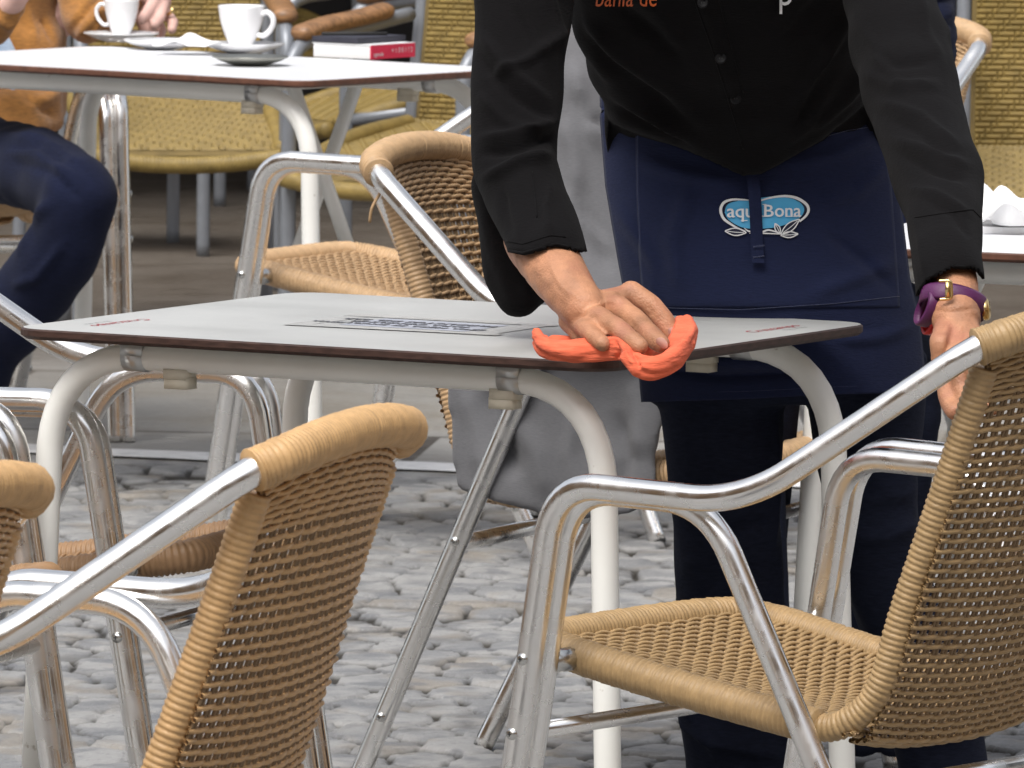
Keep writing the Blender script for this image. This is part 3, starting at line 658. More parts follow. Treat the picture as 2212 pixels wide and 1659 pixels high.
# ------------------------------------------------------------------ the waiter
def R_(px0, px1, py, Y, hd, tilt=0.):
    """ellipse ring seen from px0 to px1 at height py, centred at depth Y, half depth hd"""
    a = at(px0, py, Y); b = at(px1, py, Y); c = (a+b)/2; return (c, (b-a)/2, V(0, hd, tilt))
WT = empty('person', (at(1650, 900, 11.5)[0], 11.5, 0), 0, 'waiter in black shirt and navy apron bending over the grey table to wipe it', 'person')
def w_child(name, me, mats, smooth=True, col=None):
    v, _ = getco(me); setco(me, v-np.array(WT.location)); return link(name, me, mats, WT, smooth)
# shirt body and sleeves
mb = MB()
loft(mb, [R_(1480, 1680, -560, 11.12, .06), R_(1300, 1850, -500, 11.15, .09), R_(1190, 1960, -400, 11.2, .115), R_(1180, 1960, -260, 11.2, .125), R_(1205, 1930, -120, 11.2, .125),
          R_(1232, 1880, 0, 11.25, .125), R_(1243, 1870, 80, 11.28, .12), R_(1268, 1880, 160, 11.33, .12), R_(1303, 1890, 220, 11.38, .12), R_(1308, 1905, 300, 11.42, .12), R_(1315, 1915, 400, 11.46, .115)])
me_b = remesh(mb, .0075, 5)
def vline(x):      # hem of the shirt, in picture px
    return np.interp(x, [1290, 1320, 1400, 1480, 1560, 1600, 1640, 1700, 1780, 1850, 1895], [238, 262, 292, 322, 358, 376, 374, 345, 300, 248, 205])
shf = [(.010, 16, [(1240, 20), (1330, 110), (1450, 190), (1540, 290)]), (.009, 14, [(1250, 90), (1330, 190), (1440, 260), (1560, 340)]), (-.008, 12, [(1245, 60), (1340, 160), (1470, 240)]),
       (.010, 14, [(1870, 40), (1800, 150), (1740, 260), (1660, 340)]), (.008, 11, [(1845, 10), (1770, 130), (1700, 230)]), (-.008, 12, [(1860, 60), (1780, 180), (1700, 290)]), (.008, 13, [(1885, 130), (1830, 210), (1740, 290)]),
       (.006, 10, [(1290, 180), (1380, 235), (1500, 290)]), (-.006, 10, [(1300, 215), (1400, 265), (1500, 315)]), (.006, 14, [(1500, -60), (1560, 130), (1612, 330)]), (.007, 18, [(1300, -80), (1420, 20), (1480, 120)]),
       (.007, 16, [(1820, -80), (1720, 10), (1660, 90)]), (-.007, 16, [(1300, -20), (1400, 70), (1480, 150)]), (.006, 9, [(1800, 60), (1750, 170), (1690, 300)])]
v, n = getco(me_b); x, y = topx(v); front = np.clip(-n[:, 1]*2, 0, 1)
dd = folds_at(x, y, shf)*front + .0035*lump(v, 5, 2)
over = np.clip((vline(x)-y)/6, 0, 1)*front*np.clip((y-60)/200, 0, 1)
v = v + n*dd[:, None]; v[:, 1] -= .020*over
v[:, 1] += .06*np.clip((y-vline(x)-1)/8, 0, 1)*front
setco(me_b, v); w_child('shirt', me_b, BLACKC)
def rr(px, py, Y, rpx): return (at(px, py, Y), rpx*Y/FPX)
mb = MB()
chain(mb, [rr(1215, -390, 11.15, 110), rr(1160, -180, 11.12, 118), rr(1132, 0, 11.08, 108), rr(1120, 130, 11.04, 102), rr(1112, 260, 11.0, 98), rr(1110, 360, 10.97, 94)], 22)
chain(mb, [rr(1110, 350, 10.97, 94), rr(1140, 430, 10.92, 88), rr(1163, 485, 10.87, 83), rr(1190, 560, 10.80, 80), rr(1210, 600, 10.78, 78)], 22)
me_s = remesh(mb, .0045, 5)
sf_ = [(.008, 12, [(1020, 60), (1100, 150), (1190, 230)]), (.008, 11, [(1230, 60), (1140, 130), (1050, 170)]), (-.007, 10, [(1020, 110), (1100, 200), (1200, 270)]), (.010, 12, [(1210, 255), (1130, 290), (1020, 300)]),
       (-.009, 10, [(1215, 285), (1130, 318), (1020, 335)]), (.009, 11, [(1205, 330), (1120, 350), (1030, 390)]), (.006, 10, [(1100, -40), (1150, 60), (1180, 160)]), (.006, 12, [(1030, 200), (1090, 260), (1180, 300)]),
       (.006, 9, [(1195, 380), (1180, 450), (1190, 520)]), (-.005, 9, [(1080, 400), (1090, 460), (1110, 520)]), (.006, 10, [(1170, -60), (1200, 30), (1215, 120)])]
me_s = fold_mesh(me_s, sf_, .003, 7, 4)
# the open end: cut the sleeve along the cuff line
def cut(me, lx, ly):
    v, _ = getco(me); x, y = topx(v); L = np.interp(x, lx, ly); k = y < L; bm = bmesh.new(); bm.from_mesh(me); bm.verts.ensure_lookup_table()
    for e in bm.edges:                                  # pull the last row down onto the cuff line
        i, j = e.verts[0].index, e.verts[1].index
        if k[i] != k[j]:
            q = i if k[i] else j; bm.verts[q].co.z = v[q][2] - (L[q]-y[q])*v[q][1]/FPX
    bmesh.ops.delete(bm, geom=[bm.verts[i] for i in np.where(~k)[0]], context='VERTS'); bm.to_mesh(me); bm.free(); return me
me_s = cut(me_s, [1000, 1030, 1060, 1095, 1130, 1200, 1250, 1300], [405, 425, 490, 545, 551, 531, 542, 545])
o = w_child('sleeve', me_s, BLACKC); m = o.modifiers.new('s', 'SOLIDIFY'); m.thickness = .003; m.offset = -1
# hanging back of the open cuff
mb = MB(); chain(mb, [rr(1072, 400, 11.03, 57), rr(1080, 500, 11.02, 52), rr(1096, 590, 11.0, 52), rr(1122, 640, 10.99, 50)], 20); chain(mb, [rr(1122, 640, 10.99, 50), rr(1165, 625, 11.0, 34)], 18)
me_c = remesh(mb, .006, 5); me_c = fold_mesh(me_c, [(.006, 12, [(1040, 430), (1070, 560), (1110, 660)]), (-.005, 10, [(1060, 430), (1090, 560), (1130, 650)])], .002, 8, 5); w_child('cuff', me_c, BLACKC)
# cuff seam band and placket on the wiping sleeve
# other sleeve
mb = MB()
chain(mb, [rr(1905, -390, 11.15, 112), rr(1925, -180, 11.1, 112), rr(1921, 0, 11.02, 98), rr(1945, 100, 10.92, 108), rr(1970, 200, 10.8, 104), rr(1996, 290, 10.7, 98), rr(2026, 385, 10.58, 101), rr(2040, 470, 10.46, 85), rr(2046, 560, 10.35, 78), rr(2052, 610, 10.3, 76), rr(2056, 690, 10.25, 74)], 22)
me_l = remesh(mb, .0045, 5)
lf_ = [(.009, 13, [(1850, 150), (1930, 190), (2040, 180)]), (.009, 10, [(1880, 215), (1990, 250), (2085, 330)]), (-.008, 10, [(1870, 240), (1980, 280), (2070, 350)]), (.011, 11, [(1900, 290), (2010, 330), (2110, 362)]),
       (-.009, 9, [(1910, 320), (2010, 362), (2100, 390)]), (.007, 9, [(1930, 400), (2020, 420), (2110, 470)]), (.007, 9, [(2060, 10), (2040, 90), (2060, 150)]), (.006, 10, [(1980, -60), (2000, 60), (2040, 150)]),
       (-.006, 11, [(1860, 90), (1930, 140), (2040, 130)]), (.006, 8, [(1960, 440), (1990, 520), (2000, 600)]), (-.005, 8, [(1990, 430), (2060, 460), (2100, 520)]), (.007, 12, [(1850, 40), (1900, 130), (1960, 200)])]
me_l = fold_mesh(me_l, lf_, .0022, 4, 6)
me_l = cut(me_l, [1950, 1978, 2000, 2060, 2110, 2130], [642, 640, 606, 578, 582, 606])
o = w_child('sleeve', me_l, BLACKC); m = o.modifiers.new('s', 'SOLIDIFY'); m.thickness = .003; m.offset = -1
# skin: both forearms and hands, chest, neck and head in one mesh
mb = MB()
fa = [rr(1116, 380, 10.99, 66), rr(1136, 450, 10.94, 68), rr(1160, 520, 10.87, 71), rr(1198, 580, 10.79, 65), rr(1232, 630, 10.74, 57), rr(1262, 668, 10.71, 50)]
chain(mb, fa, 20)
def finger(mb, pts): chain(mb, [rr(*p) for p in pts], 14)
wr = (1258, 668, 10.71)
# back of the hand
for k in ((1366, 634, 10.745, 24), (1322, 656, 10.715, 25), (1288, 686, 10.69, 24), (1262, 712, 10.685, 21)):
    chain(mb, [rr(1258, 672, 10.72, 40), rr((1258+k[0])/2, (672+k[1])/2+2, (10.72+k[2])/2, 32), rr(*k)], 16)
chain(mb, [rr(1240, 690, 10.73, 34), rr(1262, 728, 10.70, 24)], 16)
finger(mb, [(1364, 632, 10.745, 27), (1408, 662, 10.735, 25), (1440, 702, 10.725, 23), (1453, 724, 10.72, 20)])
finger(mb, [(1322, 654, 10.715, 27), (1370, 690, 10.67, 25), (1410, 728, 10.625, 23), (1427, 743, 10.61, 20.5)])
finger(mb, [(1290, 684, 10.68, 25.5), (1332, 708, 10.63, 23.5), (1366, 736, 10.60, 21.5), (1382, 748, 10.59, 19)])
finger(mb, [(1262, 706, 10.67, 22), (1282, 726, 10.63, 20), (1302, 742, 10.61, 18)])
finger(mb, [(1280, 690, 10.76, 22), (1330, 715, 10.80, 19), (1372, 735, 10.79, 17)])           # thumb on the far side
# the hand on the chair back
fb = [rr(2046, 520, 10.40, 62), rr(2052, 590, 10.33, 58), rr(2060, 645, 10.28, 56), rr(2066, 690, 10.25, 54)]
chain(mb, fb, 20)
for k in ((2034, 772, 10.20, 24), (2066, 776, 10.18, 25), (2096, 776, 10.17, 24), (2116, 770, 10.16, 22)):
    chain(mb, [rr(2070, 700, 10.245, 44), rr((2070+k[0])/2, (700+k[1])/2, 10.22, 34), rr(*k)], 16)
finger(mb, [(2036, 775, 10.20, 22), (2042, 830, 10.19, 22), (2052, 874, 10.165, 21), (2062, 890, 10.15, 19)])
finger(mb, [(2068, 778, 10.18, 22), (2076, 836, 10.17, 22), (2092, 880, 10.15, 21), (2102, 896, 10.13, 19)])
finger(mb, [(2098, 778, 10.17, 21), (2110, 832, 10.16, 19), (2130, 872, 10.14, 17), (2140, 888, 10.13, 15)])
finger(mb, [(2124, 772, 10.16, 19), (2142, 818, 10.15, 17), (2160, 846, 10.13, 15)])
finger(mb, [(2044, 706, 10.24, 26), (2028, 742, 10.19, 21), (2030, 775, 10.19, 19)])           # thumb round the front
chain(mb, [rr(1116, 380, 10.99, 66), rr(1118, 150, 11.04, 62), rr(1150, -100, 11.12, 60), rr(1230, -300, 11.17, 60), rr(1560, -330, 11.2, 90)], 18)
chain(mb, [rr(2046, 520, 10.40, 62), rr(2020, 385, 10.58, 60), rr(1960, 200, 10.8, 62), rr(1921, 0, 11.02, 60), rr(1900, -250, 11.15, 62), rr(1560, -330, 11.2, 90)], 18)
chain(mb, [(at(1570, -640, 11.1), .06), (at(1570, -560, 11.12), .062), (at(1575, -330, 11.2), .075), (at(1590, 100, 11.35), .085)], 20); chain(mb, [(at(1565, -800, 11.0), .075), (at(1560, -730, 10.96), .068), (at(1570, -600, 11.1), .055)], 20); chain(mb, [(at(1560, -700, 10.90), .045), (at(1560, -680, 10.90), .03)], 16)
hand = remesh(mb, .0022, 4)
v, n = getco(hand); x, y = topx(v)
hf = [(.0022, 7, [(1262, 680), (1310, 652), (1362, 640)]), (.0018, 6, [(1262, 690), (1300, 672), (1322, 668)]), (.0016, 6, [(1255, 705), (1280, 700), (1292, 698)]), (.0018, 6, [(1180, 560), (1215, 620), (1260, 650)]), (-.0012, 4, [(1396, 652), (1408, 672), (1404, 684)]), (-.0012, 4, [(1356, 690), (1372, 704), (1362, 716)]),
      (-.0016, 5, [(2000, 668), (2060, 674), (2118, 664)]), (.0022, 8, [(2050, 690), (2040, 730), (2034, 770)]), (.002, 8, [(2085, 690), (2085, 730), (2095, 770)])]
v = v + n*(folds_at(x, y, hf)*np.clip(-n[:, 1]*2, 0, 1) + .0006*lump(v, 22, 3))[:, None]; setco(hand, v)
w_child('body', hand, SKIN)
mb = MB(); chain(mb, [(at(1565, -840, 11.04), .078), (at(1562, -780, 11.06), .075)], 20); w_child('hair', remesh(mb, .006, 3), mat('dark_hair', (.02, .015, .012), rough=.6, bump=1, bscale=120))
# nails
def nail(px, py, Y, ang, w_, h_):
    c = at(px, py, Y); a = math.radians(ang); ux = V(math.cos(a), 0, -math.sin(a)); uz = V(math.sin(a)*.8, -.35, math.cos(a)*.8); mb = MB(); P = []
    nrm = np.cross(ux, uz); nrm /= np.linalg.norm(nrm); nrm = nrm if nrm[1] < 0 else -nrm; g = 7
    for j in range(g):
        for i in range(g):
            s, t = -1+2*i/(g-1), -1+2*j/(g-1); s2, t2 = s*math.sqrt(1-t*t/2), t*math.sqrt(1-s*s/2); P.append(c + ux*s2*h_ + uz*t2*w_ + nrm*(.0016-.0022*t2*t2-.0010*s2*s2))
    mb.add(np.array(P)-np.array(WT.location), [[j*g+i, j*g+i+1, (j+1)*g+i+1, (j+1)*g+i] for j in range(g-1) for i in range(g-1)]); mb.build('nail', mat('nail', (.62, .38, .31), rough=.25), WT)
nail(1455, 720, 10.7085, 52, .0066, .0080); nail(1430, 741, 10.5985, 42, .0066, .0078)
# trousers
mb = MB()
loft(mb, [R_(1390, 1930, 420, 11.55, .11), R_(1370, 1950, 600, 11.55, .12), R_(1372, 1990, 760, 11.53, .12), R_(1380, 1995, 860, 11.53, .11)])
loft(mb, [R_(1400, 1705, 760, 11.52, .10), R_(1422, 1692, 880, 11.52, .09), R_(1440, 1690, 1000, 11.52, .085), R_(1455, 1684, 1120, 11.50, .08), R_(1460, 1690, 1290, 11.50, .075), R_(1450, 1735, 1500, 11.54, .075), R_(1478, 1745, 1640, 11.56, .075), R_(1500, 1745, 1900, 11.58, .08)])
loft(mb, [R_(1735, 2004, 760, 11.52, .10), R_(1742, 2000, 880, 11.52, .09), R_(1765, 1990, 1000, 11.51, .085), R_(1790, 1985, 1120, 11.50, .08), R_(1830, 2020, 1300, 11.52, .075), R_(1900, 2105, 1480, 11.56, .075), R_(1935, 2130, 1640, 11.58, .075), R_(1950, 2150, 1900, 11.6, .08)])
me_t = remesh(mb, .008, 4)
tf = [(.009, 14, [(1440, 1080), (1540, 1100), (1670, 1070)]), (-.007, 10, [(1450, 1110), (1550, 1135), (1670, 1105)]), (.008, 12, [(1460, 1230), (1560, 1215), (1680, 1240)]), (.007, 12, [(1465, 1290), (1560, 1310), (1680, 1285)]), (.010, 14, [(1455, 1550), (1560, 1600), (1700, 1640)]),
      (.008, 12, [(1450, 1500), (1520, 1560), (1560, 1650)]), (.008, 14, [(1780, 900), (1860, 960), (1970, 980)]), (-.007, 10, [(1790, 940), (1870, 1000), (1980, 1010)]), (.008, 13, [(1800, 1060), (1880, 1080), (1980, 1060)]), (.007, 12, [(1820, 1150), (1900, 1160), (1990, 1130)]), (.005, 7, [(1676, 900), (1678, 1050), (1672, 1200)]), (.009, 12, [(1940, 1540), (2020, 1580), (2110, 1560)])]
me_t = fold_mesh(me_t, [(q[0]*1.5, q[1]*.9, q[2]) for q in tf], .003, 5, 8); w_child('trousers', me_t, JEANS)
for px, Y in ((1610, 11.52), (2040, 11.55)):
    P = at(px, 1900, Y); mb = MB(); chain(mb, [((P[0], Y+.06, .045), .045), ((P[0]-.01, Y-.05, .045), .045), ((P[0]-.015, Y-.15, .032), .036)], 16); w_child('shoe', remesh(mb, .006, 3), BLACKR)
# apron: one curved cloth, its top tucked under the shirt
AL = ([170, 250, 400, 560, 700, 800, 868], [1300, 1299, 1311, 1338, 1364, 1383, 1389]); AR = ([170, 215, 400, 600, 700, 800, 850], [1890, 1903, 1938, 1962, 1985, 1994, 1997])
def ap_pos(px, py, off=0.):
    l = np.interp(py, *AL); r = np.interp(py, *AR); u = (px-l)/(r-l)*2-1; u = np.clip(u, -1, 1)
    bel = np.interp(py, [170, 400, 650, 868], [.112, .125, .150, .135])
    Y = 11.475 - bel*np.sqrt(np.clip(1-u*u*.93, 0, 1)) - .008*np.sin(u*2.1+py/160.) - np.interp(py, [300, 600, 868], [0, .012, .02])
    Y = Y - folds_at(px, py, [(.009, 17, [(1320, 430), (1400, 560), (1440, 700)]), (.007, 15, [(1940, 330), (1850, 420), (1760, 430)]), (.008, 17, [(1950, 560), (1850, 600), (1740, 640)]), (-.006, 13, [(1330, 470), (1420, 610), (1450, 740)]),
                              (.010, 16, [(1380, 760), (1560, 782), (1760, 776)]), (-.008, 12, [(1390, 790), (1560, 812), (1800, 800)]), (.007, 18, [(1500, 380), (1450, 520), (1470, 640)]), (.006, 14, [(1700, 360), (1820, 330), (1900, 290)]), (.007, 12, [(1980, 700), (1900, 730), (1800, 735)]), (.006, 16, [(1360, 340), (1480, 380), (1600, 400)]), (-.006, 14, [(1780, 500), (1860, 560), (1940, 640)])])
    return Y - off
def ap_mesh(name, poly_l, poly_r, top, bot, off, m, nx=70, ny=70, th=.0025, parent=None, tuck=True, lock=None):
    U, T = np.meshgrid(np.linspace(0, 1, nx), np.linspace(0, 1, ny)); 
    L = poly_l; R = poly_r
    py0 = top; 
    PY = py0 + T*(bot-py0); l = np.interp(PY, *L); r = np.interp(PY, *R); PX = l+(r-l)*U
    hem = np.interp(PX, [1389, 1600, 1800, 1997], [868, 862, 852, 848]) if name == 'apron' else None
    if hem is not None: PY = py0 + T*(hem-py0); l = np.interp(PY, *L); r = np.interp(PY, *R); PX = l+(r-l)*U
    Y = ap_pos(PX, PY, off)
    if tuck: Y = Y + .035*np.clip((vline(PX)-4-PY)/6, 0, 1)
    P = np.stack([at(a, b, c) for a, b, c in zip(PX.ravel(), PY.ravel(), Y.ravel())]) - np.array(WT.location)
    mb = MB(); mb.add(P, [[j*nx+i, (j+1)*nx+i, (j+1)*nx+i+1, j*nx+i+1] for j in range(ny-1) for i in range(nx-1)])
    o = mb.build(name, m, parent or WT); s = o.modifiers.new('s', 'SOLIDIFY'); s.thickness = th; s.offset = 1; return o
AP = ap_mesh('apron', AL, AR, 172, 868, 0, NAVYC, 110, 120)
PL = ([250, 400, 560, 668], [1374, 1376, 1382, 1392]); PR = ([250, 270, 400, 640, 660], [1898, 1906, 1924, 1941, 1942])
pk = ap_mesh('pocket', PL, PR, 252, 664, .0032, NAVYC, 80, 70, .0016, parent=AP)
def ap_line(name, pts, rpx, m, off, parent=AP, flat=(.5, 1)):
    P = resample(np.array([(a, b, 0.) for a, b in pts]), 5)[0]; Q = np.array([at(a, b, float(ap_pos(np.array(a), np.array(b), off))) for a, b, _ in P]) - np.array(WT.location)
    mb = MB(); tube(mb, Q, rpx*11.4/FPX, 6, flat=flat); return mb.build(name, m, parent)
SE = fabric('navy_seam', (.022, .032, .085), thread=1500)
for pts in (((1378, 290), (1378, 400), (1384, 560), (1393, 664)), ((1393, 664), (1600, 669), (1800, 656), (1942, 640)), ((1908, 272), (1924, 400), (1941, 640)), ((1766, 300), (1830, 282), (1908, 270))):
    ap_line('seam', pts, 1.6, SE, .0055)
ap_line('seam', ((1400, 848), (1600, 846), (1800, 836), (1990, 828)), 1.3, SE, .002)
# the print on the pocket
def ap_flat(name, v2, f, m, off, parent=AP):
    """v2: px coordinates on the apron"""
    P = np.array([at(a, b, float(ap_pos(np.array(a), np.array(b), off))) for a, b in v2]) - np.array(WT.location); mb = MB(); mb.add(P, f); return mb.build(name, m, parent, smooth=False)
K = 360/2212/1.1573      # px of the enlarged logo -> px
def lg(x, y): return (1740/1.1573 + x*K*1., 440/1.1573 + y*K*1.)
def blobpoly(cx, cy, pts, n=8):
    P = spline([(a, b, 0) for a, b in pts]+[(pts[0][0], pts[0][1], 0)], n)[:, :2]; return P
outer = [(375, 540), (410, 430), (520, 370), (700, 362), (860, 395), (1000, 400), (1180, 335), (1390, 305), (1560, 345), (1690, 430), (1725, 520), (1690, 610), (1590, 690), (1300, 800), (1000, 840), (760, 830), (600, 780), (440, 680)]
def fan(P): n = len(P); c = P.mean(0); return np.vstack([P, c[None]]), [[i, (i+1) % n, n] for i in range(n)]
inner = [(440, 560), (470, 440), (560, 385), (700, 370), (860, 360), (1000, 335), (1180, 315), (1390, 330), (1560, 375), (1640, 450), (1662, 520), (1630, 600), (1560, 660), (1300, 770), (1000, 810), (760, 800), (620, 750), (490, 660)]
Pb = blobpoly(0, 0, inner); v, f = fan(Pb); ap_flat('printed_logo', [lg(a, b) for a, b in v], f, LIGHTB, .0065)
def stroke(pts, wd, m, off, closed=False, n=7, name='printed_logo'):
    P = spline([(a, b, 0) for a, b in (pts+[pts[0]] if closed else pts)], n)[:, :2]; T = np.gradient(P, axis=0); T /= np.linalg.norm(T, axis=1)[:, None]+1e-9; N = np.stack([-T[:, 1], T[:, 0]], 1)
    w_ = np.broadcast_to(np.asarray(wd, float), (len(P),)) if np.ndim(wd) == 0 else np.interp(np.linspace(0, 1, len(P)), np.linspace(0, 1, len(wd)), wd)
    A_ = P+N*w_[:, None]/2; B_ = P-N*w_[:, None]/2; k = len(P); return ap_flat(name, [lg(a, b) for a, b in np.vstack([A_, B_])], [[i, i+1, k+i+1, k+i] for i in range(k-1)], m, off)
stroke([(830, 372), (700, 362), (560, 362), (440, 400), (385, 480), (385, 570), (430, 660), (520, 730), (640, 800), (760, 850)], [16, 24, 34, 42, 44, 44, 42, 36, 26, 18], PWHITE, .0078)
stroke([(960, 392), (1080, 350), (1240, 318), (1400, 310), (1560, 345), (1690, 430), (1728, 520), (1690, 610), (1590, 700)], [18, 26, 32, 38, 44, 44, 42, 36, 28], PWHITE, .0078)
stroke([(430, 590), (450, 470), (520, 405), (640, 378)], [8, 20, 18, 6], PNAVY, .0074); stroke([(1500, 350), (1620, 410), (1680, 510), (1640, 610)], [6, 22, 24, 8], PNAVY, .0074)
def leaf(a, b, bulge, fill=True):
    a = np.array(a, float); b = np.array(b, float); d = b-a; nn = np.array([-d[1], d[0]]); t = np.linspace(0, 1, 9); up = [tuple(a+d*q+nn*bulge*math.sin(math.pi*q)) for q in t]; dn = [tuple(a+d*q-nn*bulge*math.sin(math.pi*q)) for q in t[::-1]]
    P = np.array(up+dn[1:-1]); v, f = fan(P); ap_flat('printed_logo', [lg(*q) for q in v], f, PNAVY, .0080); stroke(list(map(tuple, P)), 17, PWHITE, .0084, True, 3); stroke([tuple(a+d*.12), tuple(a+d*.5+nn*bulge*.1), tuple(a+d*.9)], 11, PWHITE, .0084, n=4)
leaf((445, 845), (770, 870), .17); leaf((1290, 885), (1215, 730), .22); leaf((1300, 900), (1590, 665), .16); leaf((1300, 910), (1565, 890), .17)
stroke([(740, 800), (820, 850), (1000, 860), (1120, 830), (1290, 880)], [10, 26, 30, 26, 16], PWHITE, .0082); stroke([(820, 880), (1040, 880), (1290, 890)], [14, 20, 16], PWHITE, .0083)
def ptext(t, x0, x1, yb, size, m=PWHITE, off=.0088, name='printed_text', bold=9):
    v, f = textmesh(t, size, 'LEFT', 0, 'TOP_BASELINE'); v = np.array(v); a_, b_ = v[:, 0].min(), v[:, 0].max()
    for dx, dy in ((-bold/2, 0), (bold/2, 0), (0, bold*.3)): ap_flat(name, [lg(x0+(q[0]-a_)*(x1-x0)/(b_-a_)+dx, yb-q[1]+dy) for q in v], f, m, off+(dx+dy)*1e-5)
ptext("aqu", 480, 880, 632, 290); ptext("a", 900, 1025, 626, 290); ptext("B", 1050, 1190, 624, 268); ptext("ona", 1215, 1612, 624, 290)
for x0, x1, y0 in ((1022, 1080, 430), (1022, 1090, 612), (690, 790, 676), (1375, 1460, 612), (1495, 1560, 612)): ap_flat('printed_text', [lg(x0, y0), lg(x1, y0), lg(x1, y0+14), lg(x0, y0+14)], [[0, 1, 2, 3]], PWHITE, .0089)
# apron tie hanging over the print
n = 26; mb = MB(); P = []
for i in range(n):
    t = i/(n-1); py = 362+t*206; cx = 1623+17*t+2*math.sin(t*5); Yc = float(ap_pos(np.array(cx), np.array(py), .013+.004*math.sin(t*7)))
    for dx in (-13.5, -13.5, 13.5, 13.5): pass
    P += [at(cx-13.5, py, Yc), at(cx-4, py, Yc-.0014), at(cx+13.5, py, Yc-.0004), at(cx+13.5, py, Yc+.002), at(cx-13.5, py, Yc+.002)]
f = [[i*5+j, i*5+(j+1) % 5, (i+1)*5+(j+1) % 5, (i+1)*5+j] for i in range(n-1) for j in range(5)]+[[0, 1, 2, 3, 4], [(n-1)*5+j for j in (4, 3, 2, 1, 0)]]
mb.add(np.array(P)-np.array(WT.location), f); tie = mb.build('apron_tie', NAVYC, WT, smooth=False)
for yy in (533, 556): 
    mb = MB(); a = at(1625+6, yy, 11.28); b = at(1649+6, yy-3, 11.28); Yc = float(ap_pos(np.array(1640.), np.array(float(yy)), .0165)); a = at(1627, yy, Yc); b = at(1651, yy-3, Yc); tube(mb, np.array([a, (a+b)/2, b])-np.array(WT.location), .0008, 6); mb.build('stitching', SE, tie)
# shirt details: lay small things on the shirt front by shooting a ray
from mathutils.bvhtree import BVHTree
def bvh_of(me, loc):
    return BVHTree.FromPolygons([tuple(np.array(q.co)+np.array(loc)) for q in me.vertices], [tuple(p.vertices) for p in me.polygons])
BV = bvh_of(me_b, WT.location); BVL = bvh_of(me_l, WT.location); BVS = bvh_of(me_s, WT.location)
def hit(bv, px, py, off=.001, dflt=11.1):
    r = ray(px, py); h = bv.ray_cast(Vector((0, 0, H)), Vector(r))
    if h[0] is None: return at(px, py, dflt)
    d = np.array(h[0]); return d - r*off
for px, py in ((1518, 6), (1557, 126), (1589, 213)):
    c = hit(BV, px, py, .001)-np.array(WT.location); mb = MB(); lathe(mb, [(0, .0012), (.0035, .0012), (.0048, .0022), (.0062, .0018), (.0066, 0)], c, 18, axis=(0, -1, .12)); b = mb.build('button', mat('black_button', (.008, .008, .009), rough=.6, spec=.2), WT)
    for e in (-.0015, .0015): mb = MB(); lathe(mb, [(.0009, .0016), (0, .0016)], c+V(e, -.0, 0), 8, axis=(0, -1, .12)); mb.build('hole', BLACKR, b)
def shirt_line(pts, r, m, name='seam', bv=BV, off=.0004):
    P = resample(np.array([(a, b, 0.) for a, b in pts]), 6)[0]; Q = np.array([hit(bv, a, b, off) for a, b, _ in P])-np.array(WT.location); mb = MB(); tube(mb, Q, r, 6); mb.build(name, m, WT)
shirt_line([(1494, -20), (1540, 110), (1572, 210), (1606, 322)], .0012, BLACKC, 'placket_edge'); shirt_line([(1548, -20), (1578, 90), (1606, 200)], .0009, BLACKC, 'placket_edge')
def shirt_text(t, px, py, h, m, sx=1., shear=0):
    v, f = textmesh(t, h*1.35, 'LEFT', shear); P = np.array([hit(BV, px+q[0]*sx, py-q[1], .0012) for q in v])-np.array(WT.location); mb = MB(); mb.add(P, f); mb.build('embroidery', m, WT, smooth=False)
shirt_text("bahia de", 1284, -4, 44, PORANGE, .68, .15); shirt_text("p", 1680, -14, 62, PWHITE, .8)
# cuff seams
shirt_line([(1093, 520), (1130, 527), (1190, 508), (1222, 512)], .0009, BLACKC, 'cuff_seam', BVS); shirt_line([(1150, 370), (1158, 440), (1160, 470)], .001, BLACKC, 'cuff_seam', BVS)
shirt_line([(1034, 430), (1060, 484), (1095, 541), (1130, 547), (1200, 527), (1244, 538)], .0017, BLACKC, 'cuff_hem', BVS, .0)
shirt_line([(1982, 634), (2000, 602), (2060, 575), (2110, 579), (2122, 596)], .0017, BLACKC, 'cuff_hem', BVL, .0)
shirt_line([(1975, 470), (2030, 462), (2100, 452), (2118, 470)], .001, BLACKC, 'cuff_seam', BVL)
# bracelet, watch strap
def band(c, ax, ay, wd, th, m, name, n=44, a0=0, a1=2*math.pi, parent=WT):
    ax = np.array(ax, float); ay = np.array(ay, float); up = np.cross(ax, ay); up /= np.linalg.norm(up); P = []; ks = np.linspace(a0, a1, n)
    for k in ks:
        p = c + ax*math.cos(k) + ay*math.sin(k); o_ = ax*math.cos(k)/np.linalg.norm(ax)+ay*math.sin(k)/np.linalg.norm(ay); o_ /= np.linalg.norm(o_)
        P += [p-up*wd/2, p-up*wd*.35+o_*th, p+up*wd*.35+o_*th, p+up*wd/2]
    f = [[i*4+j, (i+1)*4+j, (i+1)*4+(j+1) % 4, i*4+(j+1) % 4] for i in range(n-1) for j in range(4)]
    mb = MB(); mb.add(np.array(P)-np.array(WT.location), f); return mb.build(name, m, parent)
cw_ = at(2060, 655, 10.275); s1 = 10.27/FPX
strap = band(cw_, V(70*s1, 0, -14*s1), V(0, .030, -.014), .0205, .0022, PURPLE, 'watch_strap')
band(at(2003, 668, 10.262), V(11*s1, -.002, 34*s1), V(-.005, .016, -.002), .0150, .0022, PURPLE, 'strap_end')
band(at(2013, 668, 10.272), V(9*s1, -.002, 52*s1), V(-.006, .012, .0), .010, .0022, REDL, 'bracelet')
c = at(2040, 625, 10.232); B_ = np.array(WT.location)
mb = MB(); tube(mb, resample(roundpath([c+V(-.006, 0, .009), c+V(.007, -.003, .010), c+V(.008, -.003, -.010), c+V(-.005, 0, -.011)], .004), .001)[0]-B_, .0018, 8); mb.build('buckle', GOLD, strap)
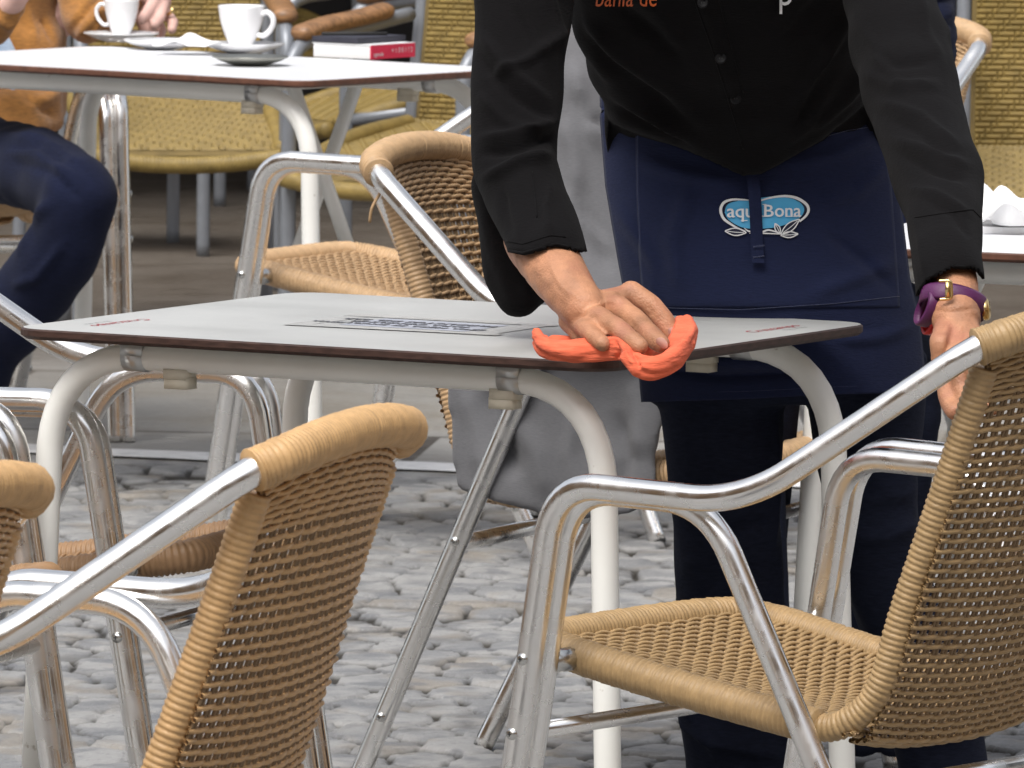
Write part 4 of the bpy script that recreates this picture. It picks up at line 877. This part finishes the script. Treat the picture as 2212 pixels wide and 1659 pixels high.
mb = MB(); box(mb, c+V(.0035, -.003, 0)-B_, (.0055, .003, .017)); mb.build('buckle_plate', GOLD, strap)
c = at(2131, 668, 10.27); mb = MB(); lathe(mb, [(.0001, .004), (.008, .004), (.012, .002), (.0125, -.002), (.0115, -.004), (0, -.004)], c-B_, 24, axis=(1, -.15, .12)); mb.build('watch_case', GOLD, WT)
# ------------------------------------------------------------------ the orange cloth
mb = MB()
def cz(px, py, z, r): p = onz(px, py, z); return (p, r)
def fr(px, py, Y, r): return (at(px, py, Y), r)
spine = [cz(1163, 728, .767, 0), cz(1180, 746, .760, 0), cz(1225, 757, .757, 0), cz(1275, 757, .758, 0), cz(1322, 752, .762, 0), fr(1350, 762, 10.60, 0), fr(1380, 786, 10.575, 0), fr(1415, 792, 10.57, 0), fr(1455, 772, 10.60, 0), fr(1478, 742, 10.66, 0), fr(1480, 712, 10.72, 0), fr(1467, 694, 10.765, 0)]
SP = spline([q[0] for q in spine], 8); T_, N_1, B_1 = frames(SP); tt = np.linspace(0, 1, len(SP)); g = np.random.default_rng(12)
wdt = np.interp(tt, [0, .12, .4, .5, .62, .78, .92, 1], [.008, .012, .012, .009, .014, .016, .013, .008])
for k in range(9):                                   # bunched folds lying side by side along the rag
    a0 = 2*np.pi*k/9; ph = g.uniform(0, 6.3); rad = wdt*(.62+.22*np.sin(tt*g.uniform(9, 16)+ph)); an = a0+.55*np.sin(tt*g.uniform(4, 8)+ph)+tt*1.2
    Q = SP + N_1*(np.cos(an)*rad)[:, None] + B_1*(np.sin(an)*rad)[:, None]*.85; rr_ = .0045+.0012*np.sin(tt*14+ph)
    i0 = int(g.integers(0, 4)); i1 = len(SP)-int(g.integers(0, 5)); tube(mb, Q[i0:i1], rr_[i0:i1], 10)
tube(mb, SP[2:-2], wdt[2:-2]*.78, 14)
for pts, r0, r1 in (([(1395, 762), (1445, 742), (1474, 716)], .008, .007), ([(1296, 738), (1350, 742), (1400, 740)], .007, .007)): chain(mb, [cz(px, py, .753, r0) for px, py in pts], 12)
chain(mb, [fr(1458, 752, 10.64, .012), fr(1470, 725, 10.70, .012), fr(1474, 700, 10.75, .010)], 12); chain(mb, [fr(1486, 745, 10.65, .009), fr(1492, 715, 10.71, .009), fr(1484, 694, 10.76, .008)], 12); chain(mb, [cz(1196, 742, .757, .010), cz(1250, 744, .757, .009), cz(1300, 742, .760, .008)], 12)
chain(mb, [fr(1352, 772, 10.58, .007), fr(1378, 798, 10.57, .009), fr(1410, 808, 10.57, .006)], 12)
cl = remesh(mb, .0017, 3)
cf = [(-.005, 5, [(1325, 728), (1336, 760), (1332, 785)]), (-.005, 5, [(1364, 745), (1376, 775), (1382, 800)]), (.003, 4, [(1345, 742), (1356, 770), (1372, 792)])]
cl = fold_mesh(cl, cf, .0004, 14, 9)
o = link('cleaning_cloth', cl, ORANGE); tag(o, 'crumpled orange cloth under the hand wiping the grey table', 'cloth')
# ------------------------------------------------------------------ the person in the grey coat on the chair behind the table
def person(label, px, Y):
    P = at(px, 900, Y); return empty('person', (P[0], Y, 0), 0, label, 'person')
def p_child(root, name, me, m):
    v, _ = getco(me); setco(me, v-np.array(root.location)); return link(name, me, m, root)
GP = person('seated person in a grey wool coat, mostly hidden behind the waiter', 1250, 12.6)
mb = MB()
loft(mb, [R_(1150, 1300, 20, 12.8, .07), R_(1110, 1345, 70, 12.78, .11), R_(1080, 1390, 160, 12.76, .125), R_(1075, 1420, 330, 12.74, .13), R_(1090, 1440, 520, 12.72, .14), R_(1120, 1500, 700, 12.70, .17), R_(1130, 1520, 800, 12.70, .17), R_(1150, 1500, 880, 12.70, .15)])
me = remesh(mb, .008, 4)
me = fold_mesh(me, [(.012, 16, [(1240, 120), (1255, 230), (1300, 330)]), (-.010, 13, [(1230, 200), (1270, 260), (1320, 270)]), (.010, 14, [(1210, 400), (1260, 480), (1330, 560)]), (.012, 16, [(1215, 250), (1240, 330), (1250, 430)]), (-.008, 12, [(1235, 420), (1290, 500), (1320, 600)])], .0015, 4, 11)
p_child(GP, 'coat', me, GREYC)
# coat tail hanging over the side of the seat
out = [(955, 700), (1470, 700), (1452, 820), (1440, 900), (1424, 985), (1421, 1056), (1392, 1100), (1335, 1122), (1270, 1126), (1200, 1122), (1120, 1104), (1040, 1080), (990, 1062), (977, 1010), (972, 940), (964, 850), (958, 780)]
P = spline([(a, b, 0) for a, b in out]+[(955, 700, 0)], 4)[:, :2]; n = len(P)
def ct_y(px, py): return 12.531 - .409*((px-1106)*12.5/FPX-.049)/.913 - .006*np.sin(px/42.+py/160.)
F_ = np.array([at(a, b, float(ct_y(a, b))) for a, b in P]); K_ = F_+V(0, .028, 0)
gx, gy = [], []
mb = MB(); N_ = 60
# fill by a grid of closed cells clipped to the outline (even-odd test)
def inside(x, y):
    c = False; j = n-1
    for i in range(n):
        if (P[i, 1] > y) != (P[j, 1] > y) and x < (P[j, 0]-P[i, 0])*(y-P[i, 1])/(P[j, 1]-P[i, 1])+P[i, 0]: c = not c
        j = i
    return c
xs_ = np.arange(950, 1480, 9.); ys_ = np.arange(700, 1124, 9.)
ok = np.array([[inside(a, b) for a in xs_] for b in ys_])
Vv = []; idx = {}
for j, b in enumerate(ys_):
    for i, a in enumerate(xs_):
        if ok[j, i]:
            Yc = float(ct_y(a, b)); idx[(j, i)] = len(Vv); Vv.append(at(a, b, Yc))
f = [[idx[(j, i)], idx[(j+1, i)], idx[(j+1, i+1)], idx[(j, i+1)]] for j in range(len(ys_)-1) for i in range(len(xs_)-1) if all(k in idx for k in ((j, i), (j+1, i), (j+1, i+1), (j, i+1)))]
mb.add(Vv, f); me = mb.mesh('tail'); bm = bmesh.new(); bm.from_mesh(me)
r_ = bmesh.ops.extrude_face_region(bm, geom=list(bm.faces)); bmesh.ops.translate(bm, vec=(0, .022, 0), verts=[e for e in r_['geom'] if isinstance(e, bmesh.types.BMVert)])
loose = [v_ for v_ in bm.verts if not v_.link_faces]; bmesh.ops.delete(bm, geom=loose, context='VERTS'); bmesh.ops.recalc_face_normals(bm, faces=bm.faces); bm.to_mesh(me); bm.free()
o = bpy.data.objects.new('tmp', me); C.objects.link(o); m = o.modifiers.new('r', 'REMESH'); m.mode = 'VOXEL'; m.voxel_size = .006; s = o.modifiers.new('s', 'SMOOTH'); s.factor = .5; s.iterations = 10
me = bpy.data.meshes.new_from_object(o.evaluated_get(bpy.context.evaluated_depsgraph_get())); bpy.data.objects.remove(o)
me = fold_mesh(me, [(.009, 22, [(1000, 820), (1030, 930), (1040, 1040)]), (-.014, 20, [(1050, 830), (1075, 930), (1120, 1040)]), (.008, 24, [(1100, 880), (1160, 980), (1190, 1090)]), (.010, 26, [(1370, 800), (1385, 900), (1380, 1000)]), (-.012, 20, [(1330, 880), (1350, 990), (1330, 1090)]), (.007, 20, [(1250, 860), (1230, 980), (1250, 1080)]), (-.003, 2.5, [(1228, 800), (1216, 850), (1219, 930), (1221, 990)])], .001, 4, 12)
p_child(GP, 'coat_tail', me, GREYC)
mb = MB(); chain(mb, [(at(1230, 770, 12.78), .07), (at(1480, 790, 12.62), .06), (at(1600, 830, 12.5), .055)], 18); chain(mb, [(at(1600, 830, 12.5), .055), (at(1640, 1500, 12.5), .045)], 18)
chain(mb, [(at(1250, 760, 12.85), .08), (at(1500, 780, 12.75), .07), (at(1640, 830, 12.7), .06)], 18); chain(mb, [(at(1640, 830, 12.7), .058), (at(1600, 1480, 12.75), .045)], 18)
p_child(GP, 'trousers', remesh(mb, .009, 3), JEANS)
mb = MB(); chain(mb, [(at(1250, -60, 12.75), .055), (at(1255, 10, 12.77), .055)], 16); chain(mb, [(at(1255, -260, 12.72), .085), (at(1258, -170, 12.71), .075)], 18); chain(mb, [(at(1250, 0, 12.78), .06), (at(1260, 200, 12.76), .10)], 16)
p_child(GP, 'body', remesh(mb, .008, 3), SKINP)
# ------------------------------------------------------------------ the person in the tan jacket
TP = person('seated person in tan suede jacket and blue trousers holding the small cup', 60, 17.4)
mb = MB()
loft(mb, [R_(-60, 40, -240, 17.75, .07), R_(-130, 120, -190, 17.75, .11), R_(-160, 140, -60, 17.72, .13), R_(-150, 141, 40, 17.72, .13), R_(-140, 146, 120, 17.70, .14), R_(-130, 152, 200, 17.62, .15), R_(-120, 128, 275, 17.58, .15)])
me = remesh(mb, .009, 3)
me = fold_mesh(me, [(.012, 7, [(142, -20), (140, 40), (144, 110)]), (-.008, 4, [(92, 35), (102, 60), (110, 100)]), (.008, 8, [(60, 20), (75, 60), (70, 100)]), (.012, 12, [(60, 230), (100, 215), (140, 180)]), (-.010, 9, [(50, 205), (90, 235), (130, 250)]), (.006, 4, [(55, 28), (85, 28), (95, 34)])], .006, 6, 14)
p_child(TP, 'jacket', me, TANC)
mb = MB(); chain(mb, [rr(120, -170, 17.72, 60), rr(170, -20, 17.60, 52), rr(190, 45, 17.56, 50)], 18); chain(mb, [rr(190, 45, 17.56, 50), rr(250, 20, 17.62, 38), rr(290, -10, 17.66, 32)], 18)
me = fold_mesh(remesh(mb, .007, 3), [(.012, 7, [(160, 90), (200, 40), (240, 10)]), (-.010, 6, [(150, 70), (190, 20), (230, -20)]), (.010, 6, [(185, 90), (215, 50), (245, 30)])], .004, 8, 15); p_child(TP, 'sleeve', me, TANC)
mb = MB(); chain(mb, [rr(-90, -60, 17.50, 50), rr(-20, 60, 17.35, 42), rr(30, 20, 17.30, 30)], 18); p_child(TP, 'sleeve', fold_mesh(remesh(mb, .007, 3), [(.01, 6, [(-30, 20), (20, 60), (50, 40)])], .004, 8, 16), TANC)
mb = MB(); chain(mb, [rr(-10, 95, 17.60, 42), rr(10, 150, 17.56, 36), rr(28, 200, 17.50, 18)], 18); p_child(TP, 'shirt', remesh(mb, .008, 3), LBLUE)
mb = MB(); chain(mb, [rr(-140, 330, 17.5, 100), rr(-20, 345, 17.0, 92), rr(90, 368, 16.7, 88), rr(172, 420, 16.5, 84)], 22); chain(mb, [rr(172, 420, 16.5, 84), rr(150, 505, 16.52, 86), rr(85, 610, 16.58, 86), rr(0, 720, 16.65, 74), rr(-60, 860, 16.7, 55)], 22)
chain(mb, [rr(-140, 330, 17.5, 95), rr(-90, 400, 17.1, 88)], 20); chain(mb, [rr(-90, 400, 17.1, 80), rr(-110, 850, 17.15, 52)], 20)
me = fold_mesh(remesh(mb, .009, 4), [(.014, 9, [(0, 290), (90, 300), (170, 350)]), (-.012, 7, [(0, 315), (90, 318), (180, 370)]), (.012, 9, [(0, 330), (80, 335), (150, 380)]), (-.010, 8, [(20, 345), (110, 370), (180, 440)]), (.012, 10, [(30, 560), (60, 480), (120, 430)]), (.010, 9, [(20, 620), (80, 600), (140, 520)])], .005, 5, 17); p_child(TP, 'trousers', me, BLUEC)
mb = MB()
chain(mb, [rr(290, -30, 17.66, 27), rr(325, -18, 17.64, 30), rr(345, 2, 17.62, 26)], 16); chain(mb, [rr(290, -30, 17.66, 26), rr(318, 20, 17.66, 26)], 16); chain(mb, [rr(300, 10, 17.68, 24), rr(320, 60, 17.66, 20)], 16)
chain(mb, [rr(335, 0, 17.60, 15), rr(318, 28, 17.56, 13), rr(306, 42, 17.54, 11.5)], 12); chain(mb, [rr(352, 10, 17.61, 15), rr(345, 38, 17.57, 13), rr(333, 54, 17.55, 11.5)], 12); chain(mb, [rr(358, 28, 17.62, 13), rr(374, 48, 17.59, 12), rr(371, 64, 17.57, 10.5)], 12)
chain(mb, [rr(335, 40, 17.64, 14), rr(350, 66, 17.62, 11), rr(346, 80, 17.60, 9)], 12)
chain(mb, [rr(60, -40, 17.25, 22), rr(28, 10, 17.29, 24), rr(-20, 50, 17.36, 30), rr(-90, -60, 17.52, 34), rr(0, -180, 17.75, 34)], 14)
chain(mb, [rr(0, -240, 17.73, 38), rr(-5, -200, 17.75, 38)], 14); chain(mb, [(at(0, -420, 17.68), .085), (at(0, -340, 17.66), .075)], 16); chain(mb, [rr(0, -200, 17.75, 40), rr(0, 60, 17.72, 90), rr(300, -30, 17.68, 22)], 14)
p_child(TP, 'body', remesh(mb, .003, 4), SKINP)
c = at(367, 22, 17.585); mb = MB(); tube(mb, np.array([c+V(-.004, 0, -.009), c+V(.004, -.004, -.002), c+V(.006, -.002, .006)])-np.array(TP.location), .0035, 10); mb.build('finger_ring', GOLD, TP)
# ------------------------------------------------------------------ the person in the navy jacket behind the waiter's arm
NP = person('seated person in a navy padded jacket, only a sliver beside the waiter sleeve', 1960, 13.2)
mb = MB(); loft(mb, [R_(1880, 1980, -230, 13.3, .07), R_(1800, 2030, -180, 13.3, .11), R_(1790, 2058, -60, 13.28, .13), R_(1785, 2066, 60, 13.26, .13), R_(1790, 2060, 125, 13.24, .13), R_(1800, 2040, 300, 13.22, .14), R_(1800, 2040, 520, 13.2, .15)])
p_child(NP, 'jacket', fold_mesh(remesh(mb, .008, 3), [(-.012, 5, [(1990, -10), (2030, 0), (2070, 0)]), (-.012, 5, [(1990, 40), (2030, 48), (2070, 50)]), (-.012, 5, [(1990, 85), (2030, 95), (2070, 100)])], .006, 8, 19, front=False), BLUEC)
mb = MB(); chain(mb, [rr(1930, 720, 13.2, 120), rr(1975, 870, 12.70, 58), rr(1980, 900, 12.66, 56)], 20); chain(mb, [rr(1980, 900, 12.66, 54), rr(1960, 1100, 12.7, 46), rr(1930, 1600, 12.8, 40)], 20); chain(mb, [rr(1880, 720, 13.2, 110), rr(1860, 890, 12.7, 56), rr(1860, 1600, 12.8, 40)], 20)
p_child(NP, 'trousers', remesh(mb, .009, 3), JEANS)
mb = MB(); chain(mb, [rr(1925, -280, 13.28, 50), rr(1925, -210, 13.3, 50)], 14); chain(mb, [(at(1925, -480, 13.2), .085), (at(1925, -390, 13.18), .075)], 16); chain(mb, [rr(1925, -210, 13.3, 50), rr(1925, 100, 13.28, 90)], 14)
p_child(NP, 'body', remesh(mb, .01, 3), SKINP)
